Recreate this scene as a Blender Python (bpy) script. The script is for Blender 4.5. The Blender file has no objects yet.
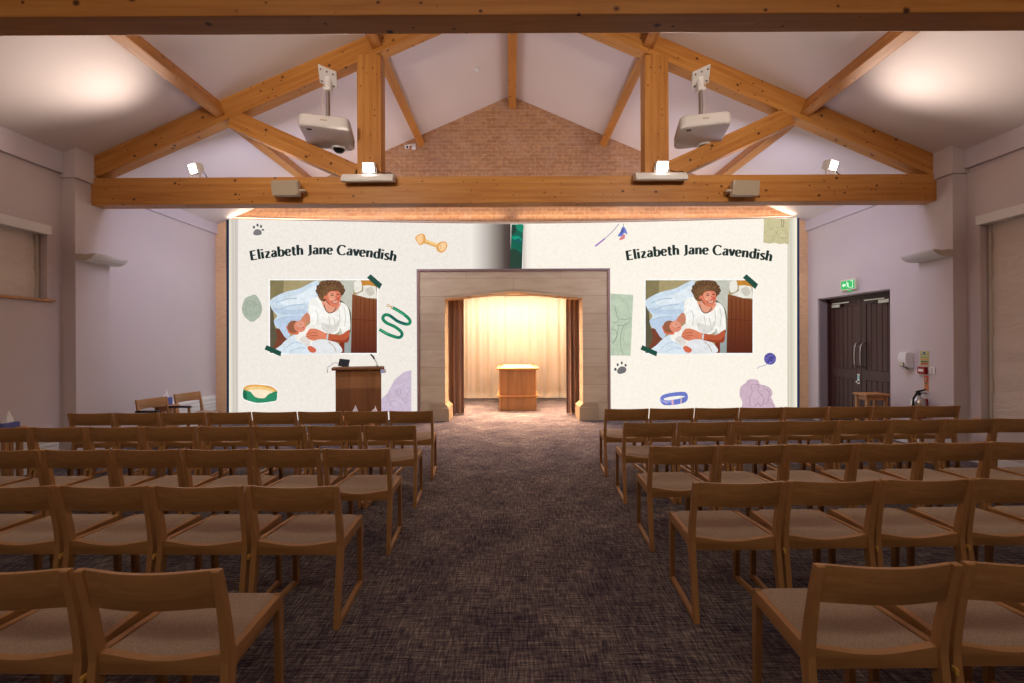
import bpy, bmesh, math, random
from mathutils import Vector, Matrix

random.seed(7)
PI = math.pi
SC = bpy.context.scene
COL = SC.collection
F = 16.0 / 36.0 * 1024.0          # focal length in pixels
CAMZ = 1.6
ROLL = 0.005


def P(px, py, Y):
    a = (px - 512.0) / F
    b = (341.5 - py) / F
    return Vector((Y * (a + ROLL * b), Y, CAMZ + Y * (b - ROLL * a)))


def lin(c):
    c = c / 255.0
    return c / 12.92 if c <= 0.04045 else ((c + 0.055) / 1.055) ** 2.4


def rgb(r, g, b):
    return (lin(r), lin(g), lin(b), 1.0)


# ------------------------------------------------------------------ materials
def new_mat(name, base, rough=0.6, metal=0.0, spec=0.3):
    m = bpy.data.materials.new(name)
    m.use_nodes = True
    b = m.node_tree.nodes['Principled BSDF']
    b.inputs['Base Color'].default_value = base
    b.inputs['Roughness'].default_value = rough
    b.inputs['Metallic'].default_value = metal
    b.inputs['Specular IOR Level'].default_value = spec
    return m


def nd(m, typ, **kw):
    n = m.node_tree.nodes.new(typ)
    for k, v in kw.items():
        setattr(n, k, v)
    return n


def lk(m, a, b):
    m.node_tree.links.new(a, b)


def bsdf(m):
    return m.node_tree.nodes['Principled BSDF']


def coords(m, scale=(1, 1, 1), loc=(0, 0, 0)):
    t = nd(m, 'ShaderNodeTexCoord')
    mp = nd(m, 'ShaderNodeMapping')
    mp.inputs['Scale'].default_value = scale
    mp.inputs['Location'].default_value = loc
    lk(m, t.outputs['Object'], mp.inputs['Vector'])
    return mp.outputs['Vector']


def ramp(m, fac, stops):
    r = nd(m, 'ShaderNodeValToRGB')
    e = r.color_ramp.elements
    while len(e) < len(stops):
        e.new(0.5)
    for i, (p, c) in enumerate(stops):
        e[i].position = p
        e[i].color = c
    lk(m, fac, r.inputs['Fac'])
    return r.outputs['Color']


def noise(m, vec, scale, detail=4, rough=0.55, dist=0.0):
    n = nd(m, 'ShaderNodeTexNoise')
    n.inputs['Scale'].default_value = scale
    n.inputs['Detail'].default_value = detail
    n.inputs['Roughness'].default_value = rough
    n.inputs['Distortion'].default_value = dist
    lk(m, vec, n.inputs['Vector'])
    return n.outputs['Fac']


def mixc(m, fac, a, b, mode='MIX'):
    x = nd(m, 'ShaderNodeMix', data_type='RGBA', blend_type=mode)
    if isinstance(fac, (int, float)):
        x.inputs[0].default_value = fac
    else:
        lk(m, fac, x.inputs[0])
    for k, v in ((6, a), (7, b)):
        if isinstance(v, tuple):
            x.inputs[k].default_value = v
        else:
            lk(m, v, x.inputs[k])
    return x.outputs[2]


def bump(m, h, strength=0.2, dist=0.01):
    b = nd(m, 'ShaderNodeBump')
    b.inputs['Strength'].default_value = strength
    b.inputs['Distance'].default_value = dist
    lk(m, h, b.inputs['Height'])
    lk(m, b.outputs['Normal'], bsdf(m).inputs['Normal'])


def plaster(name, c, var=0.06):
    m = new_mat(name, c, 0.85, spec=0.15)
    v = coords(m)
    n = noise(m, v, 1.3, 5)
    d = tuple(x * (1 - var) for x in c[:3]) + (1,)
    lk(m, mixc(m, n, d, c), bsdf(m).inputs['Base Color'])
    bump(m, noise(m, v, 60, 3), 0.05, 0.004)
    return m


def wood(name, c0, c1, axis=0, fine=60, rough=0.42, streak=2.0):
    m = new_mat(name, c0, rough, spec=0.35)
    s = [fine, fine, fine]
    s[axis] = streak
    v = coords(m, tuple(s))
    n = noise(m, v, 1.0, 5, 0.6, 0.4)
    s2 = [7, 7, 7]
    s2[axis] = 0.7
    n2 = noise(m, coords(m, tuple(s2), (3, 1, 2)), 1.0, 3, 0.5, 0.6)
    a = mixc(m, n, c0, c1)
    d = tuple(x * 0.62 for x in c0[:3]) + (1,)
    lk(m, mixc(m, ramp(m, n2, [(0.38, (0, 0, 0, 1)), (0.7, (0.75, 0.75, 0.75, 1))]), a, d), bsdf(m).inputs['Base Color'])
    return m


def pine(name):
    m = new_mat(name, rgb(180, 110, 50), 0.45, spec=0.35)
    v = coords(m, (1.3, 22, 22))
    n = noise(m, v, 1.0, 5, 0.6, 0.5)
    base = ramp(m, n, [(0.3, rgb(168, 107, 46)), (0.5, rgb(190, 129, 60)), (0.72, rgb(204, 148, 80))])
    # laminations of the glulam, each a little different
    lam = nd(m, 'ShaderNodeTexWhiteNoise', noise_dimensions='1D')
    sx = nd(m, 'ShaderNodeSeparateXYZ')
    lk(m, coords(m), sx.inputs[0])
    mm = nd(m, 'ShaderNodeMath', operation='MULTIPLY')
    mm.inputs[1].default_value = 1 / 0.045
    lk(m, sx.outputs['Z'], mm.inputs[0])
    fl = nd(m, 'ShaderNodeMath', operation='FLOOR')
    lk(m, mm.outputs[0], fl.inputs[0])
    lk(m, fl.outputs[0], lam.inputs['W'])
    base = mixc(m, 0.35, base, mixc(m, lam.outputs['Value'], rgb(160, 95, 38), rgb(204, 146, 78)))
    # knots
    for sc, th in ((7.0, 0.16), (15.0, 0.19)):
        vo = nd(m, 'ShaderNodeTexVoronoi')
        vo.inputs['Scale'].default_value = sc
        lk(m, coords(m, (0.8, 1, 1), (sc, 2, 5)), vo.inputs['Vector'])
        k = ramp(m, vo.outputs['Distance'], [(th * 0.45, (1, 1, 1, 1)), (th, (0, 0, 0, 1))])
        keep = nd(m, 'ShaderNodeSeparateXYZ')
        lk(m, vo.outputs['Color'], keep.inputs[0])
        gt = nd(m, 'ShaderNodeMath', operation='GREATER_THAN')
        gt.inputs[1].default_value = 0.35 if sc < 10 else 0.72
        lk(m, keep.outputs['X'], gt.inputs[0])
        mu = nd(m, 'ShaderNodeMath', operation='MULTIPLY')
        lk(m, k, mu.inputs[0])
        lk(m, gt.outputs[0], mu.inputs[1])
        base = mixc(m, mu.outputs[0], base, rgb(70, 32, 12))
    lk(m, base, bsdf(m).inputs['Base Color'])
    return m


def brick(name, c1, c2, mortar, bw=0.225, bh=0.075, plain=False):
    m = new_mat(name, c1, 0.9, spec=0.1)
    t = nd(m, 'ShaderNodeTexCoord')
    s = nd(m, 'ShaderNodeSeparateXYZ')
    lk(m, t.outputs['Object'], s.inputs[0])
    cmb = nd(m, 'ShaderNodeCombineXYZ')
    ad = nd(m, 'ShaderNodeMath', operation='ADD')
    lk(m, s.outputs['X'], ad.inputs[0])
    lk(m, s.outputs['Y'], ad.inputs[1])
    lk(m, ad.outputs[0], cmb.inputs['X'])
    lk(m, s.outputs['Z'], cmb.inputs['Y'])
    b = nd(m, 'ShaderNodeTexBrick')
    b.inputs['Color1'].default_value = c1
    b.inputs['Color2'].default_value = c2
    b.inputs['Mortar'].default_value = mortar
    b.inputs['Scale'].default_value = 1.0
    b.inputs['Mortar Size'].default_value = 0.005
    b.inputs['Mortar Smooth'].default_value = 0.3
    b.inputs['Bias'].default_value = -0.1
    b.inputs['Brick Width'].default_value = bw
    b.inputs['Row Height'].default_value = bh
    lk(m, cmb.outputs[0], b.inputs['Vector'])
    n = noise(m, cmb.outputs[0], 2.2, 4)
    n2 = noise(m, cmb.outputs[0], 14, 3)
    c = mixc(m, ramp(m, n2, [(0.35, (0, 0, 0, 1)), (0.75, (0.6, 0.6, 0.6, 1))]), b.outputs['Color'], rgb(140, 92, 64))
    c = mixc(m, ramp(m, n, [(0.5, (0, 0, 0, 1)), (0.8, (0.45, 0.45, 0.45, 1))]), c, rgb(190, 160, 138))
    lk(m, b.outputs['Color'] if plain else c, bsdf(m).inputs['Base Color'])
    bump(m, b.outputs['Fac'], -0.35, 0.006)
    return m


def emis(name, c, strength=1.0, base=(0.02, 0.02, 0.02, 1)):
    m = new_mat(name, base, 0.9, spec=0.0)
    bsdf(m).inputs['Emission Color'].default_value = c
    bsdf(m).inputs['Emission Strength'].default_value = strength
    return m


M = {}
M['wall'] = plaster('wall paint', rgb(208, 196, 196))
M['ceil'] = plaster('ceiling paint', rgb(221, 209, 206))
M['trimpaint'] = plaster('fascia paint', rgb(204, 194, 200))
M['brick'] = brick('gable brick', rgb(190, 144, 102), rgb(168, 122, 84), rgb(186, 164, 140))
M['litbrick'] = brick('projector lit brick tint', rgb(240, 198, 150), rgb(230, 186, 138), rgb(222, 184, 146), .1, .035, True)  # pale tan stands in for projector light on the brick strips
M['pine'] = pine('pine glulam')
CH0, CH1 = rgb(160, 113, 66), rgb(188, 140, 90)
M['oak_x'] = wood('chair oak grain across', rgb(144, 100, 54), rgb(200, 151, 98), 0)
M['oak_y'] = wood('chair oak grain deep', CH0, CH1, 1)
M['oak_z'] = wood('chair oak grain up', CH0, CH1, 2)
M['darkwood'] = wood('lectern wood', rgb(122, 78, 44), rgb(142, 94, 54), 2)
M['midwood'] = wood('light oak', rgb(168, 118, 70), rgb(188, 138, 88), 2)
M['midwood_x'] = wood('light oak across', rgb(190, 130, 78), rgb(208, 150, 96), 0)
M['doorwood'] = wood('dark door wood', rgb(62, 34, 30), rgb(78, 44, 38), 2, 40)
M['white'] = new_mat('white enamel', rgb(225, 222, 220), 0.4)
M['satin'] = new_mat('satin white casing', rgb(206, 200, 198), 0.85, spec=0.1)
M['offwhite'] = new_mat('off white plastic', rgb(206, 196, 180), 0.5)
M['beige'] = new_mat('beige grille', rgb(176, 160, 140), 0.8)
M['black'] = new_mat('black plastic', rgb(18, 18, 20), 0.5)
M['steel'] = new_mat('brushed steel', rgb(190, 188, 184), 0.3, 1.0)
M['chrome'] = new_mat('dark chrome', rgb(150, 140, 130), 0.25, 1.0)
M['brass'] = new_mat('brass', rgb(236, 196, 104), 0.45, 0.6)
M['red'] = new_mat('red plastic', rgb(150, 24, 26), 0.5)
M['paperwhite'] = new_mat('tissue paper', rgb(236, 232, 230), 0.9)
M['bluebox'] = new_mat('blue printed card', rgb(96, 104, 170), 0.7)
M['jamb'] = plaster('door jamb paint', rgb(150, 136, 134))
M['alcove'] = plaster('alcove paint', rgb(226, 206, 172))
M['grey_fabric'] = new_mat('grey upholstery', rgb(150, 148, 152), 0.95)
M['signgreen'] = emis('green sign light', rgb(60, 200, 110), 0.9)
M['signwhite'] = emis('white sign light', rgb(225, 250, 225), 1.2)
M['signcase'] = new_mat('sign case', rgb(226, 220, 196), 0.5)
M['flood'] = emis('flood lamp light', (1.0, 0.93, 0.82, 1), 14.0)
M['led'] = emis('led strip light', (1.0, 0.70, 0.46, 1), 1.1)
M['notice'] = new_mat('pale green notice', rgb(190, 188, 130), 0.7)
M['noticered'] = new_mat('notice red', rgb(196, 80, 64), 0.7)
M['noticegreen'] = new_mat('notice green', rgb(80, 120, 84), 0.7)
M['noticeorange'] = new_mat('notice orange', rgb(214, 150, 92), 0.7)
M['noticeblue'] = new_mat('notice blue', rgb(50, 70, 150), 0.7)

# seat fabric
m = new_mat('taupe wool seat', rgb(150, 128, 112), 0.95, spec=0.1)
v = coords(m)
n = noise(m, v, 220, 3, 0.7)
lk(m, ramp(m, n, [(0.3, rgb(136, 116, 100)), (0.5, rgb(164, 143, 126)), (0.75, rgb(188, 170, 152))]), bsdf(m).inputs['Base Color'])
bump(m, n, 0.25, 0.003)
M['seat'] = m

# carpet: cross hatched tweed
m = new_mat('woven carpet', rgb(70, 58, 54), 0.97, spec=0.05)
v1 = noise(m, coords(m, (7, 85, 1)), 1.0, 5, 0.7, 0.3)
v2 = noise(m, coords(m, (85, 9, 1), (4, 7, 0)), 1.0, 5, 0.7, 0.3)
v3 = noise(m, coords(m, (1, 1, 1)), 150, 3, 0.7)
v4 = noise(m, coords(m, (2.2, 2.2, 1)), 1.0, 4, 0.6)
mx = nd(m, 'ShaderNodeMath', operation='ADD')
lk(m, v1, mx.inputs[0]); lk(m, v2, mx.inputs[1])
m2 = nd(m, 'ShaderNodeMath', operation='MULTIPLY_ADD')
lk(m, v3, m2.inputs[0]); m2.inputs[1].default_value = 0.5; lk(m, mx.outputs[0], m2.inputs[2])
m3 = nd(m, 'ShaderNodeMath', operation='MULTIPLY_ADD')
lk(m, v4, m3.inputs[0]); m3.inputs[1].default_value = 0.4; lk(m, m2.outputs[0], m3.inputs[2])
m4 = nd(m, 'ShaderNodeMath', operation='MULTIPLY'); m4.inputs[1].default_value = 1 / 2.9
lk(m, m3.outputs[0], m4.inputs[0])
lk(m, ramp(m, m4.outputs[0], [(0.39, rgb(34, 32, 50)), (0.46, rgb(66, 58, 70)), (0.53, rgb(112, 102, 102)), (0.61, rgb(172, 158, 150))]), bsdf(m).inputs['Base Color'])
bump(m, v3, 0.3, 0.004)
M['carpet'] = m

# stone with big courses
m = new_mat('sandstone blocks', rgb(160, 140, 118), 0.85, spec=0.15)
t = nd(m, 'ShaderNodeTexCoord')
s = nd(m, 'ShaderNodeSeparateXYZ'); lk(m, t.outputs['Object'], s.inputs[0])
cm = nd(m, 'ShaderNodeCombineXYZ'); lk(m, s.outputs['X'], cm.inputs['X']); lk(m, s.outputs['Z'], cm.inputs['Y'])
b = nd(m, 'ShaderNodeTexBrick')
b.inputs['Color1'].default_value = rgb(202, 184, 154); b.inputs['Color2'].default_value = rgb(190, 171, 142)
b.inputs['Mortar'].default_value = rgb(170, 146, 124)
b.inputs['Scale'].default_value = 1.0; b.inputs['Mortar Size'].default_value = 0.005
b.inputs['Brick Width'].default_value = 1.9; b.inputs['Row Height'].default_value = 0.36
lk(m, cm.outputs[0], b.inputs['Vector'])
n = noise(m, coords(m, (1, 1, 4)), 2.0, 5)
lk(m, mixc(m, ramp(m, n, [(0.35, (0, 0, 0, 1)), (0.8, (0.5, 0.5, 0.5, 1))]), b.outputs['Color'], rgb(160, 128, 100)), bsdf(m).inputs['Base Color'])
M['stone'] = m
M['stonetrim'] = new_mat('brown stone trim', rgb(150, 120, 114), 0.5)
M['plainstone'] = plaster('plain sandstone', rgb(172, 150, 122), 0.15)

# curtains
m = new_mat('brown velvet curtain', rgb(172, 134, 112), 0.85, spec=0.15)
bsdf(m).inputs['Sheen Weight'].default_value = 0.3
M['browncurtain'] = m
M['creamcurtain'] = new_mat('cream curtain', rgb(236, 222, 200), 0.85, spec=0.15)
m = new_mat('blind fabric', rgb(220, 208, 198), 0.9, spec=0.1)
n = noise(m, coords(m, (1, 1.2, 5)), 1.3, 4, 0.55, 1.2)
bump(m, n, 0.5, 0.05)
M['blind'] = m


# ------------------------------------------------------------------ mesh helpers
class MB:
    def __init__(self):
        self.v, self.f, self.mi, self.sm = [], [], [], []

    def add(self, vs, fs, mi=0, smooth=False):
        o = len(self.v)
        self.v += [Vector(p) for p in vs]
        self.f += [tuple(i + o for i in f) for f in fs]
        self.mi += [mi] * len(fs)
        self.sm += [smooth] * len(fs)
        return self

    def from_bm(self, bm, mi=0, smooth=False, mat=None):
        bm.verts.index_update()
        vs = [(mat @ v.co) if mat else v.co.copy() for v in bm.verts]
        fs = [tuple(v.index for v in f.verts) for f in bm.faces]
        bm.free()
        return self.add(vs, fs, mi, smooth)

    def box(self, lo, hi, bev=0.0, mi=0, mat=None, seg=2):
        bm = bmesh.new()
        bmesh.ops.create_cube(bm, size=1)
        for v in bm.verts:
            v.co = Vector([lo[i] + (v.co[i] + 0.5) * (hi[i] - lo[i]) for i in range(3)])
        if bev > 0:
            bmesh.ops.bevel(bm, geom=bm.edges[:], offset=bev, segments=seg, affect='EDGES', profile=0.5)
        return self.from_bm(bm, mi, False, mat)

    def prism(self, poly, axis, d0, d1, mi=0, bev=0.0, mat=None):
        """extrude a 2-D polygon along axis (0: poly is (y,z), 1: (x,z), 2: (x,y))"""
        def mk(p, d):
            if axis == 0:
                return Vector((d, p[0], p[1]))
            if axis == 1:
                return Vector((p[0], d, p[1]))
            return Vector((p[0], p[1], d))
        bm = bmesh.new()
        a = [bm.verts.new(mk(p, d0)) for p in poly]
        b = [bm.verts.new(mk(p, d1)) for p in poly]
        n = len(poly)
        bm.faces.new(a)
        bm.faces.new(list(reversed(b)))
        for i in range(n):
            bm.faces.new((a[i], b[i], b[(i + 1) % n], a[(i + 1) % n]))
        bmesh.ops.recalc_face_normals(bm, faces=bm.faces[:])
        if bev > 0:
            bmesh.ops.bevel(bm, geom=bm.edges[:], offset=bev, segments=2, affect='EDGES', profile=0.5)
        return self.from_bm(bm, mi, False, mat)

    def tube(self, pts, r, seg=10, mi=0, caps=True):
        pts = [Vector(p) for p in pts]
        rs = r if isinstance(r, (list, tuple)) else [r] * len(pts)
        rings = []
        prev = None
        for i, p in enumerate(pts):
            t = (pts[min(i + 1, len(pts) - 1)] - pts[max(i - 1, 0)]).normalized()
            if prev is None:
                ref = Vector((0, 0, 1)) if abs(t.z) < 0.9 else Vector((1, 0, 0))
            else:
                ref = prev
            u = (ref - t * ref.dot(t)).normalized()
            w = t.cross(u)
            prev = u
            rings.append([p + (u * math.cos(2 * PI * k / seg) + w * math.sin(2 * PI * k / seg)) * rs[i] for k in range(seg)])
        vs = [q for ring in rings for q in ring]
        fs = []
        for i in range(len(pts) - 1):
            for k in range(seg):
                k2 = (k + 1) % seg
                fs.append((i * seg + k, i * seg + k2, (i + 1) * seg + k2, (i + 1) * seg + k))
        self.add(vs, fs, mi, True)
        if caps:
            self.add(rings[0], [tuple(reversed(range(seg)))], mi)
            self.add(rings[-1], [tuple(range(seg))], mi)
        return self

    def lathe(self, prof, c, seg=24, mi=0):
        """prof: (radius, z) pairs around a vertical axis through c"""
        vs = []
        for r, z in prof:
            for k in range(seg):
                a = 2 * PI * k / seg
                vs.append((c[0] + r * math.cos(a), c[1] + r * math.sin(a), c[2] + z))
        fs = []
        for i in range(len(prof) - 1):
            for k in range(seg):
                k2 = (k + 1) % seg
                fs.append((i * seg + k, i * seg + k2, (i + 1) * seg + k2, (i + 1) * seg + k))
        self.add(vs, fs, mi, True)
        self.add(vs[:seg], [tuple(reversed(range(seg)))], mi)
        self.add(vs[-seg:], [tuple(range(seg))], mi)
        return self

    def grid(self, fn, nu, nv, mi=0, smooth=True):
        vs = [fn(i / nu, j / nv) for j in range(nv + 1) for i in range(nu + 1)]
        fs = [(j * (nu + 1) + i, j * (nu + 1) + i + 1, (j + 1) * (nu + 1) + i + 1, (j + 1) * (nu + 1) + i) for j in range(nv) for i in range(nu)]
        return self.add(vs, fs, mi, smooth)


def obj(name, mb, mats, parent=None, local=False, kind=None):
    """one mesh object; vertices are world positions unless local"""
    if not isinstance(mats, (list, tuple)):
        mats = [mats]
    off = Vector((0, 0, 0))
    if parent is not None and not local:
        r = parent
        while r is not None:
            off += r.location
            r = r.parent
    me = bpy.data.meshes.new(name)
    me.from_pydata([tuple(v - off) for v in mb.v], [], mb.f)
    for mt in mats:
        me.materials.append(mt)
    for p, mi, s in zip(me.polygons, mb.mi, mb.sm):
        p.material_index = mi
        p.use_smooth = s
    me.update()
    o = bpy.data.objects.new(name, me)
    COL.objects.link(o)
    if parent is not None:
        o.parent = parent
    if kind:
        o['kind'] = kind
    return o


def tag(o, label, cat, group=None, kind='thing'):
    o['label'] = label
    o['category'] = cat
    o['kind'] = kind
    if group:
        o['group'] = group
    return o


def thing(name, label, cat, loc=(0, 0, 0), rotz=0.0, group=None, kind='thing'):
    o = bpy.data.objects.new(name, None)
    o.empty_display_size = 0.1
    COL.objects.link(o)
    o.location = loc
    o.rotation_euler = (0, 0, rotz)
    return tag(o, label, cat, group, kind)


def struct(name, mb, mats, parent=None):
    return obj(name, mb, mats, parent, kind='structure')


def dup(root, loc, rotz, label, group=None, skip=()):
    r = root.copy()
    COL.objects.link(r)
    r.location = loc
    r.rotation_euler = (0, 0, rotz)
    r['label'] = label
    if group:
        r['group'] = group
    for ch in list(root.children):
        if ch.name.split('.')[0] in skip:
            continue
        c = ch.copy()
        COL.objects.link(c)
        c.parent = r
        for g in ch.children:
            d = g.copy()
            COL.objects.link(d)
            d.parent = c
    return r


# ------------------------------------------------------------------ dimensions
PR = 0.07                      # the right near wall and pilaster sit this much further out
WN, WF = 5.95, 6.10            # half width of the near and far part of the room
YB = 9.4                       # brick gable wall
Y0 = -2.8                      # wall behind the camera
APEX, SLOPE = 6.68, 0.435


def ceil_z(x):
    return APEX - SLOPE * abs(x)


# ------------------------------------------------------------------ shell
struct('floor', MB().box((-6.6, Y0 - 0.3, -0.2), (6.6, 13.4, 0.0)), M['carpet'])
c = MB()
for s in (-1, 1):
    c.prism([(0, APEX), (s * 6.7, ceil_z(6.7)), (s * 6.7, ceil_z(6.7) + 0.25), (0, APEX + 0.25)], 1, Y0 - 0.3, YB + 0.3)
struct('ceiling', c, M['ceil'])


def side_wall(s, name, hole, door=None):
    """hole: (y0, y1, z0, z1) of the window in the near length, door: the same in the far length"""
    w = MB()

    def bx(xa, y0, y1, z0, z1, t=0.4):
        a, b = sorted((s * xa, s * (xa + t)))
        if y1 > y0 and z1 > z0:
            w.box((a, y0, z0), (b, y1, z1))
    zt = 4.3
    y0, y1, z0, z1 = hole
    wn = WN + (PR if s > 0 else 0)
    bx(wn, Y0, y0, 0, zt); bx(wn, y1, 6.3, 0, zt); bx(wn, y0, y1, 0, z0); bx(wn, y0, y1, z1, zt)
    if door:
        y0, y1, z0, z1 = door
        bx(WF, 6.3, y0, 0, zt); bx(WF, y1, YB + .2, 0, zt); bx(WF, y0, y1, z1, zt)
    else:
        bx(WF, 6.3, YB + .2, 0, zt)
    struct(name, w, M['wall'])


LW = (4.55, 5.83, 2.17, 3.03)
RW = (4.4, 5.845, 0.58, 3.1)
DY0, DY1, DZ = 7.34, 9.07, 2.42
side_wall(-1, 'wall_left', LW)
side_wall(1, 'wall_right', RW, (DY0, DY1, 0, DZ))
struct('wall_rear', MB().box((-6.6, Y0 - 0.3, 0), (6.6, Y0, 7.0)), M['wall'])

# brick gable with the opening of the alcove
g = MB().prism([(-6.5, 0), (-1.7, 0), (-1.7, 2.9), (1.75, 2.9), (1.75, 0), (6.5, 0), (6.5, ceil_z(6.5) + 0.1), (0, APEX + 0.1), (-6.5, ceil_z(6.5) + 0.1)], 1, YB, YB + 0.25)
struct('wall_back', g, M['brick'])

for nm, pa, pb in (('trim_3', 214.5, 226.4), ('trim_4', 799.4, 809.5)):  # slabs added over the gable brick at screen sides, projector spill in their colour
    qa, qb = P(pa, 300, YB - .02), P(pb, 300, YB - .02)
    struct(nm, MB().box((qa.x, YB - .025, 0), (qb.x, YB, P(300, 220.5, YB).z)), M['litbrick'])
# fascia bands, pilasters with caps
for s, nm in ((-1, 'trim_1'), (1, 'trim_2')):
    t = MB()
    wn = WN + (PR if s > 0 else 0)
    a, b = sorted((s * wn, s * (wn - 0.06)))
    t.box((a, Y0, 3.84), (b, 6.02, ceil_z(WN - .06) + 0.1))
    a, b = sorted((s * WF, s * (WF - 0.05)))
    t.box((a, 6.5, 3.84), (b, YB, ceil_z(WF) + 0.1))
    struct(nm, t, M['trimpaint'])
for s, nm in ((-1, 'wall_pilaster_left'), (1, 'wall_pilaster_right')):
    t = MB()
    a, b = sorted((s * 6.2, s * (5.77 + (PR if s > 0 else 0))))
    t.box((a, 6.02, 0), (b, 6.53, 4.4))
    xc = 5.735 + (PR if s > 0 else 0)
    t.box((min(s * 6.2, s * xc), 5.99, 3.79), (max(s * 6.2, s * xc), 6.56, 4.4), 0.006)
    struct(nm, t, M['wall'])

# skirting
for s, nm in ((-1, 'baseboard_left'), (1, 'baseboard_right')):
    t = MB()
    wn = WN + (PR if s > 0 else 0)
    a, b = sorted((s * wn, s * (wn - 0.02)))
    t.box((a, Y0, 0), (b, 6.02, 0.12), 0.004)
    a, b = sorted((s * WF, s * (WF - 0.02)))
    if s < 0:
        t.box((a, 6.53, 0), (b, YB, 0.12), 0.004)
    else:
        t.box((a, 6.53, 0), (b, DY0, 0.12), 0.004)
        t.box((a, DY1, 0), (b, YB, 0.12), 0.004)
    struct(nm, t, M['white'])

# ------------------------------------------------------------------ windows with roller blinds
def window(s, name, hole, blind_label):
    WN = 5.95 + (PR if s > 0 else 0)
    y0, y1, z0, z1 = hole
    X = s * WN
    r = thing(name, blind_label, 'window', (X, (y0 + y1) / 2, z0), kind='structure')
    f = MB()

    def bx(mb, xa, xb, ya, yb, za, zb, bev=0.003):
        a, b = sorted((s * xa, s * xb))
        mb.box((a, ya, za), (b, yb, zb), bev)
    fx = WN + 0.16
    bx(f, fx, fx + .06, y0, y1, z0, z0 + .05); bx(f, fx, fx + .06, y0, y1, z1 - .05, z1)
    bx(f, fx, fx + .06, y0, y0 + .05, z0, z1); bx(f, fx, fx + .06, y1 - .05, y1, z0, z1)
    bx(f, fx, fx + .06, (y0 + y1) / 2 - .03, (y0 + y1) / 2 + .03, z0, z1)
    obj('window_frame', f, M['white'], r)
    p = MB(); bx(p, fx + .03, fx + .036, y0, y1, z0, z1, 0)
    gm = new_mat('dusk glass ' + name, rgb(40, 44, 56), 0.1)
    obj('pane', p, gm, r)
    bl = MB()
    X1 = WN + 0.11
    for q in (y1 - .045, y0 + .01):
        bx(bl, X1 - .02, X1 + .03, q, q + .035, z0, z1 - .02)
    obj('blind_channel', bl, M['offwhite'], r)
    sh = MB()
    rnd = random.Random(3 if s < 0 else 5)
    ph = [rnd.uniform(0, 6) for _ in range(6)]

    def fn(u, v):
        y = y0 + 0.02 + u * (y1 - y0 - 0.05)
        z = z0 + 0.01 + v * (z1 - z0 - .02)
        edge = math.exp(-((1 - u) / 0.3) ** 2) + math.exp(-(u / 0.3) ** 2)
        d = 0.006 * edge * math.sin(z * 17 + ph[0] + 5 * (1 - u)) + 0.004 * math.sin(z * 7 + ph[1] + u * 3)
        return Vector((s * (X1 + 0.006 + d), y, z))
    sh.grid(fn, 24, 70)
    obj('blind', sh, M['blind'], r)
    hd = MB(); bx(hd, WN - .035, WN + .12, y0 - .03, y1 + .03, z1 - .035, z1 + .085, 0.006)
    obj('blind_cassette', hd, M['white'], r)
    bb = MB(); bx(bb, X1 - .006, X1 + .018, y0 + .04, y1 - .05, z0 + .004, z0 + .035, 0.004)
    obj('blind_bottom_bar', bb, M['offwhite'], r)
    sl = MB(); bx(sl, WN - .05, WN + .16, y0 - .04, y1 + .06, z0 - .028, z0, 0.005)
    obj('window_sill', sl, M['midwood_x'] if s < 0 else M['midwood_x'], r)
    return r


window(-1, 'window_1', LW, 'high shallow window with a closed cream roller blind and oak sill, left wall')
window(1, 'window_2', RW, 'tall window with a closed cream roller blind, right wall')

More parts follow.
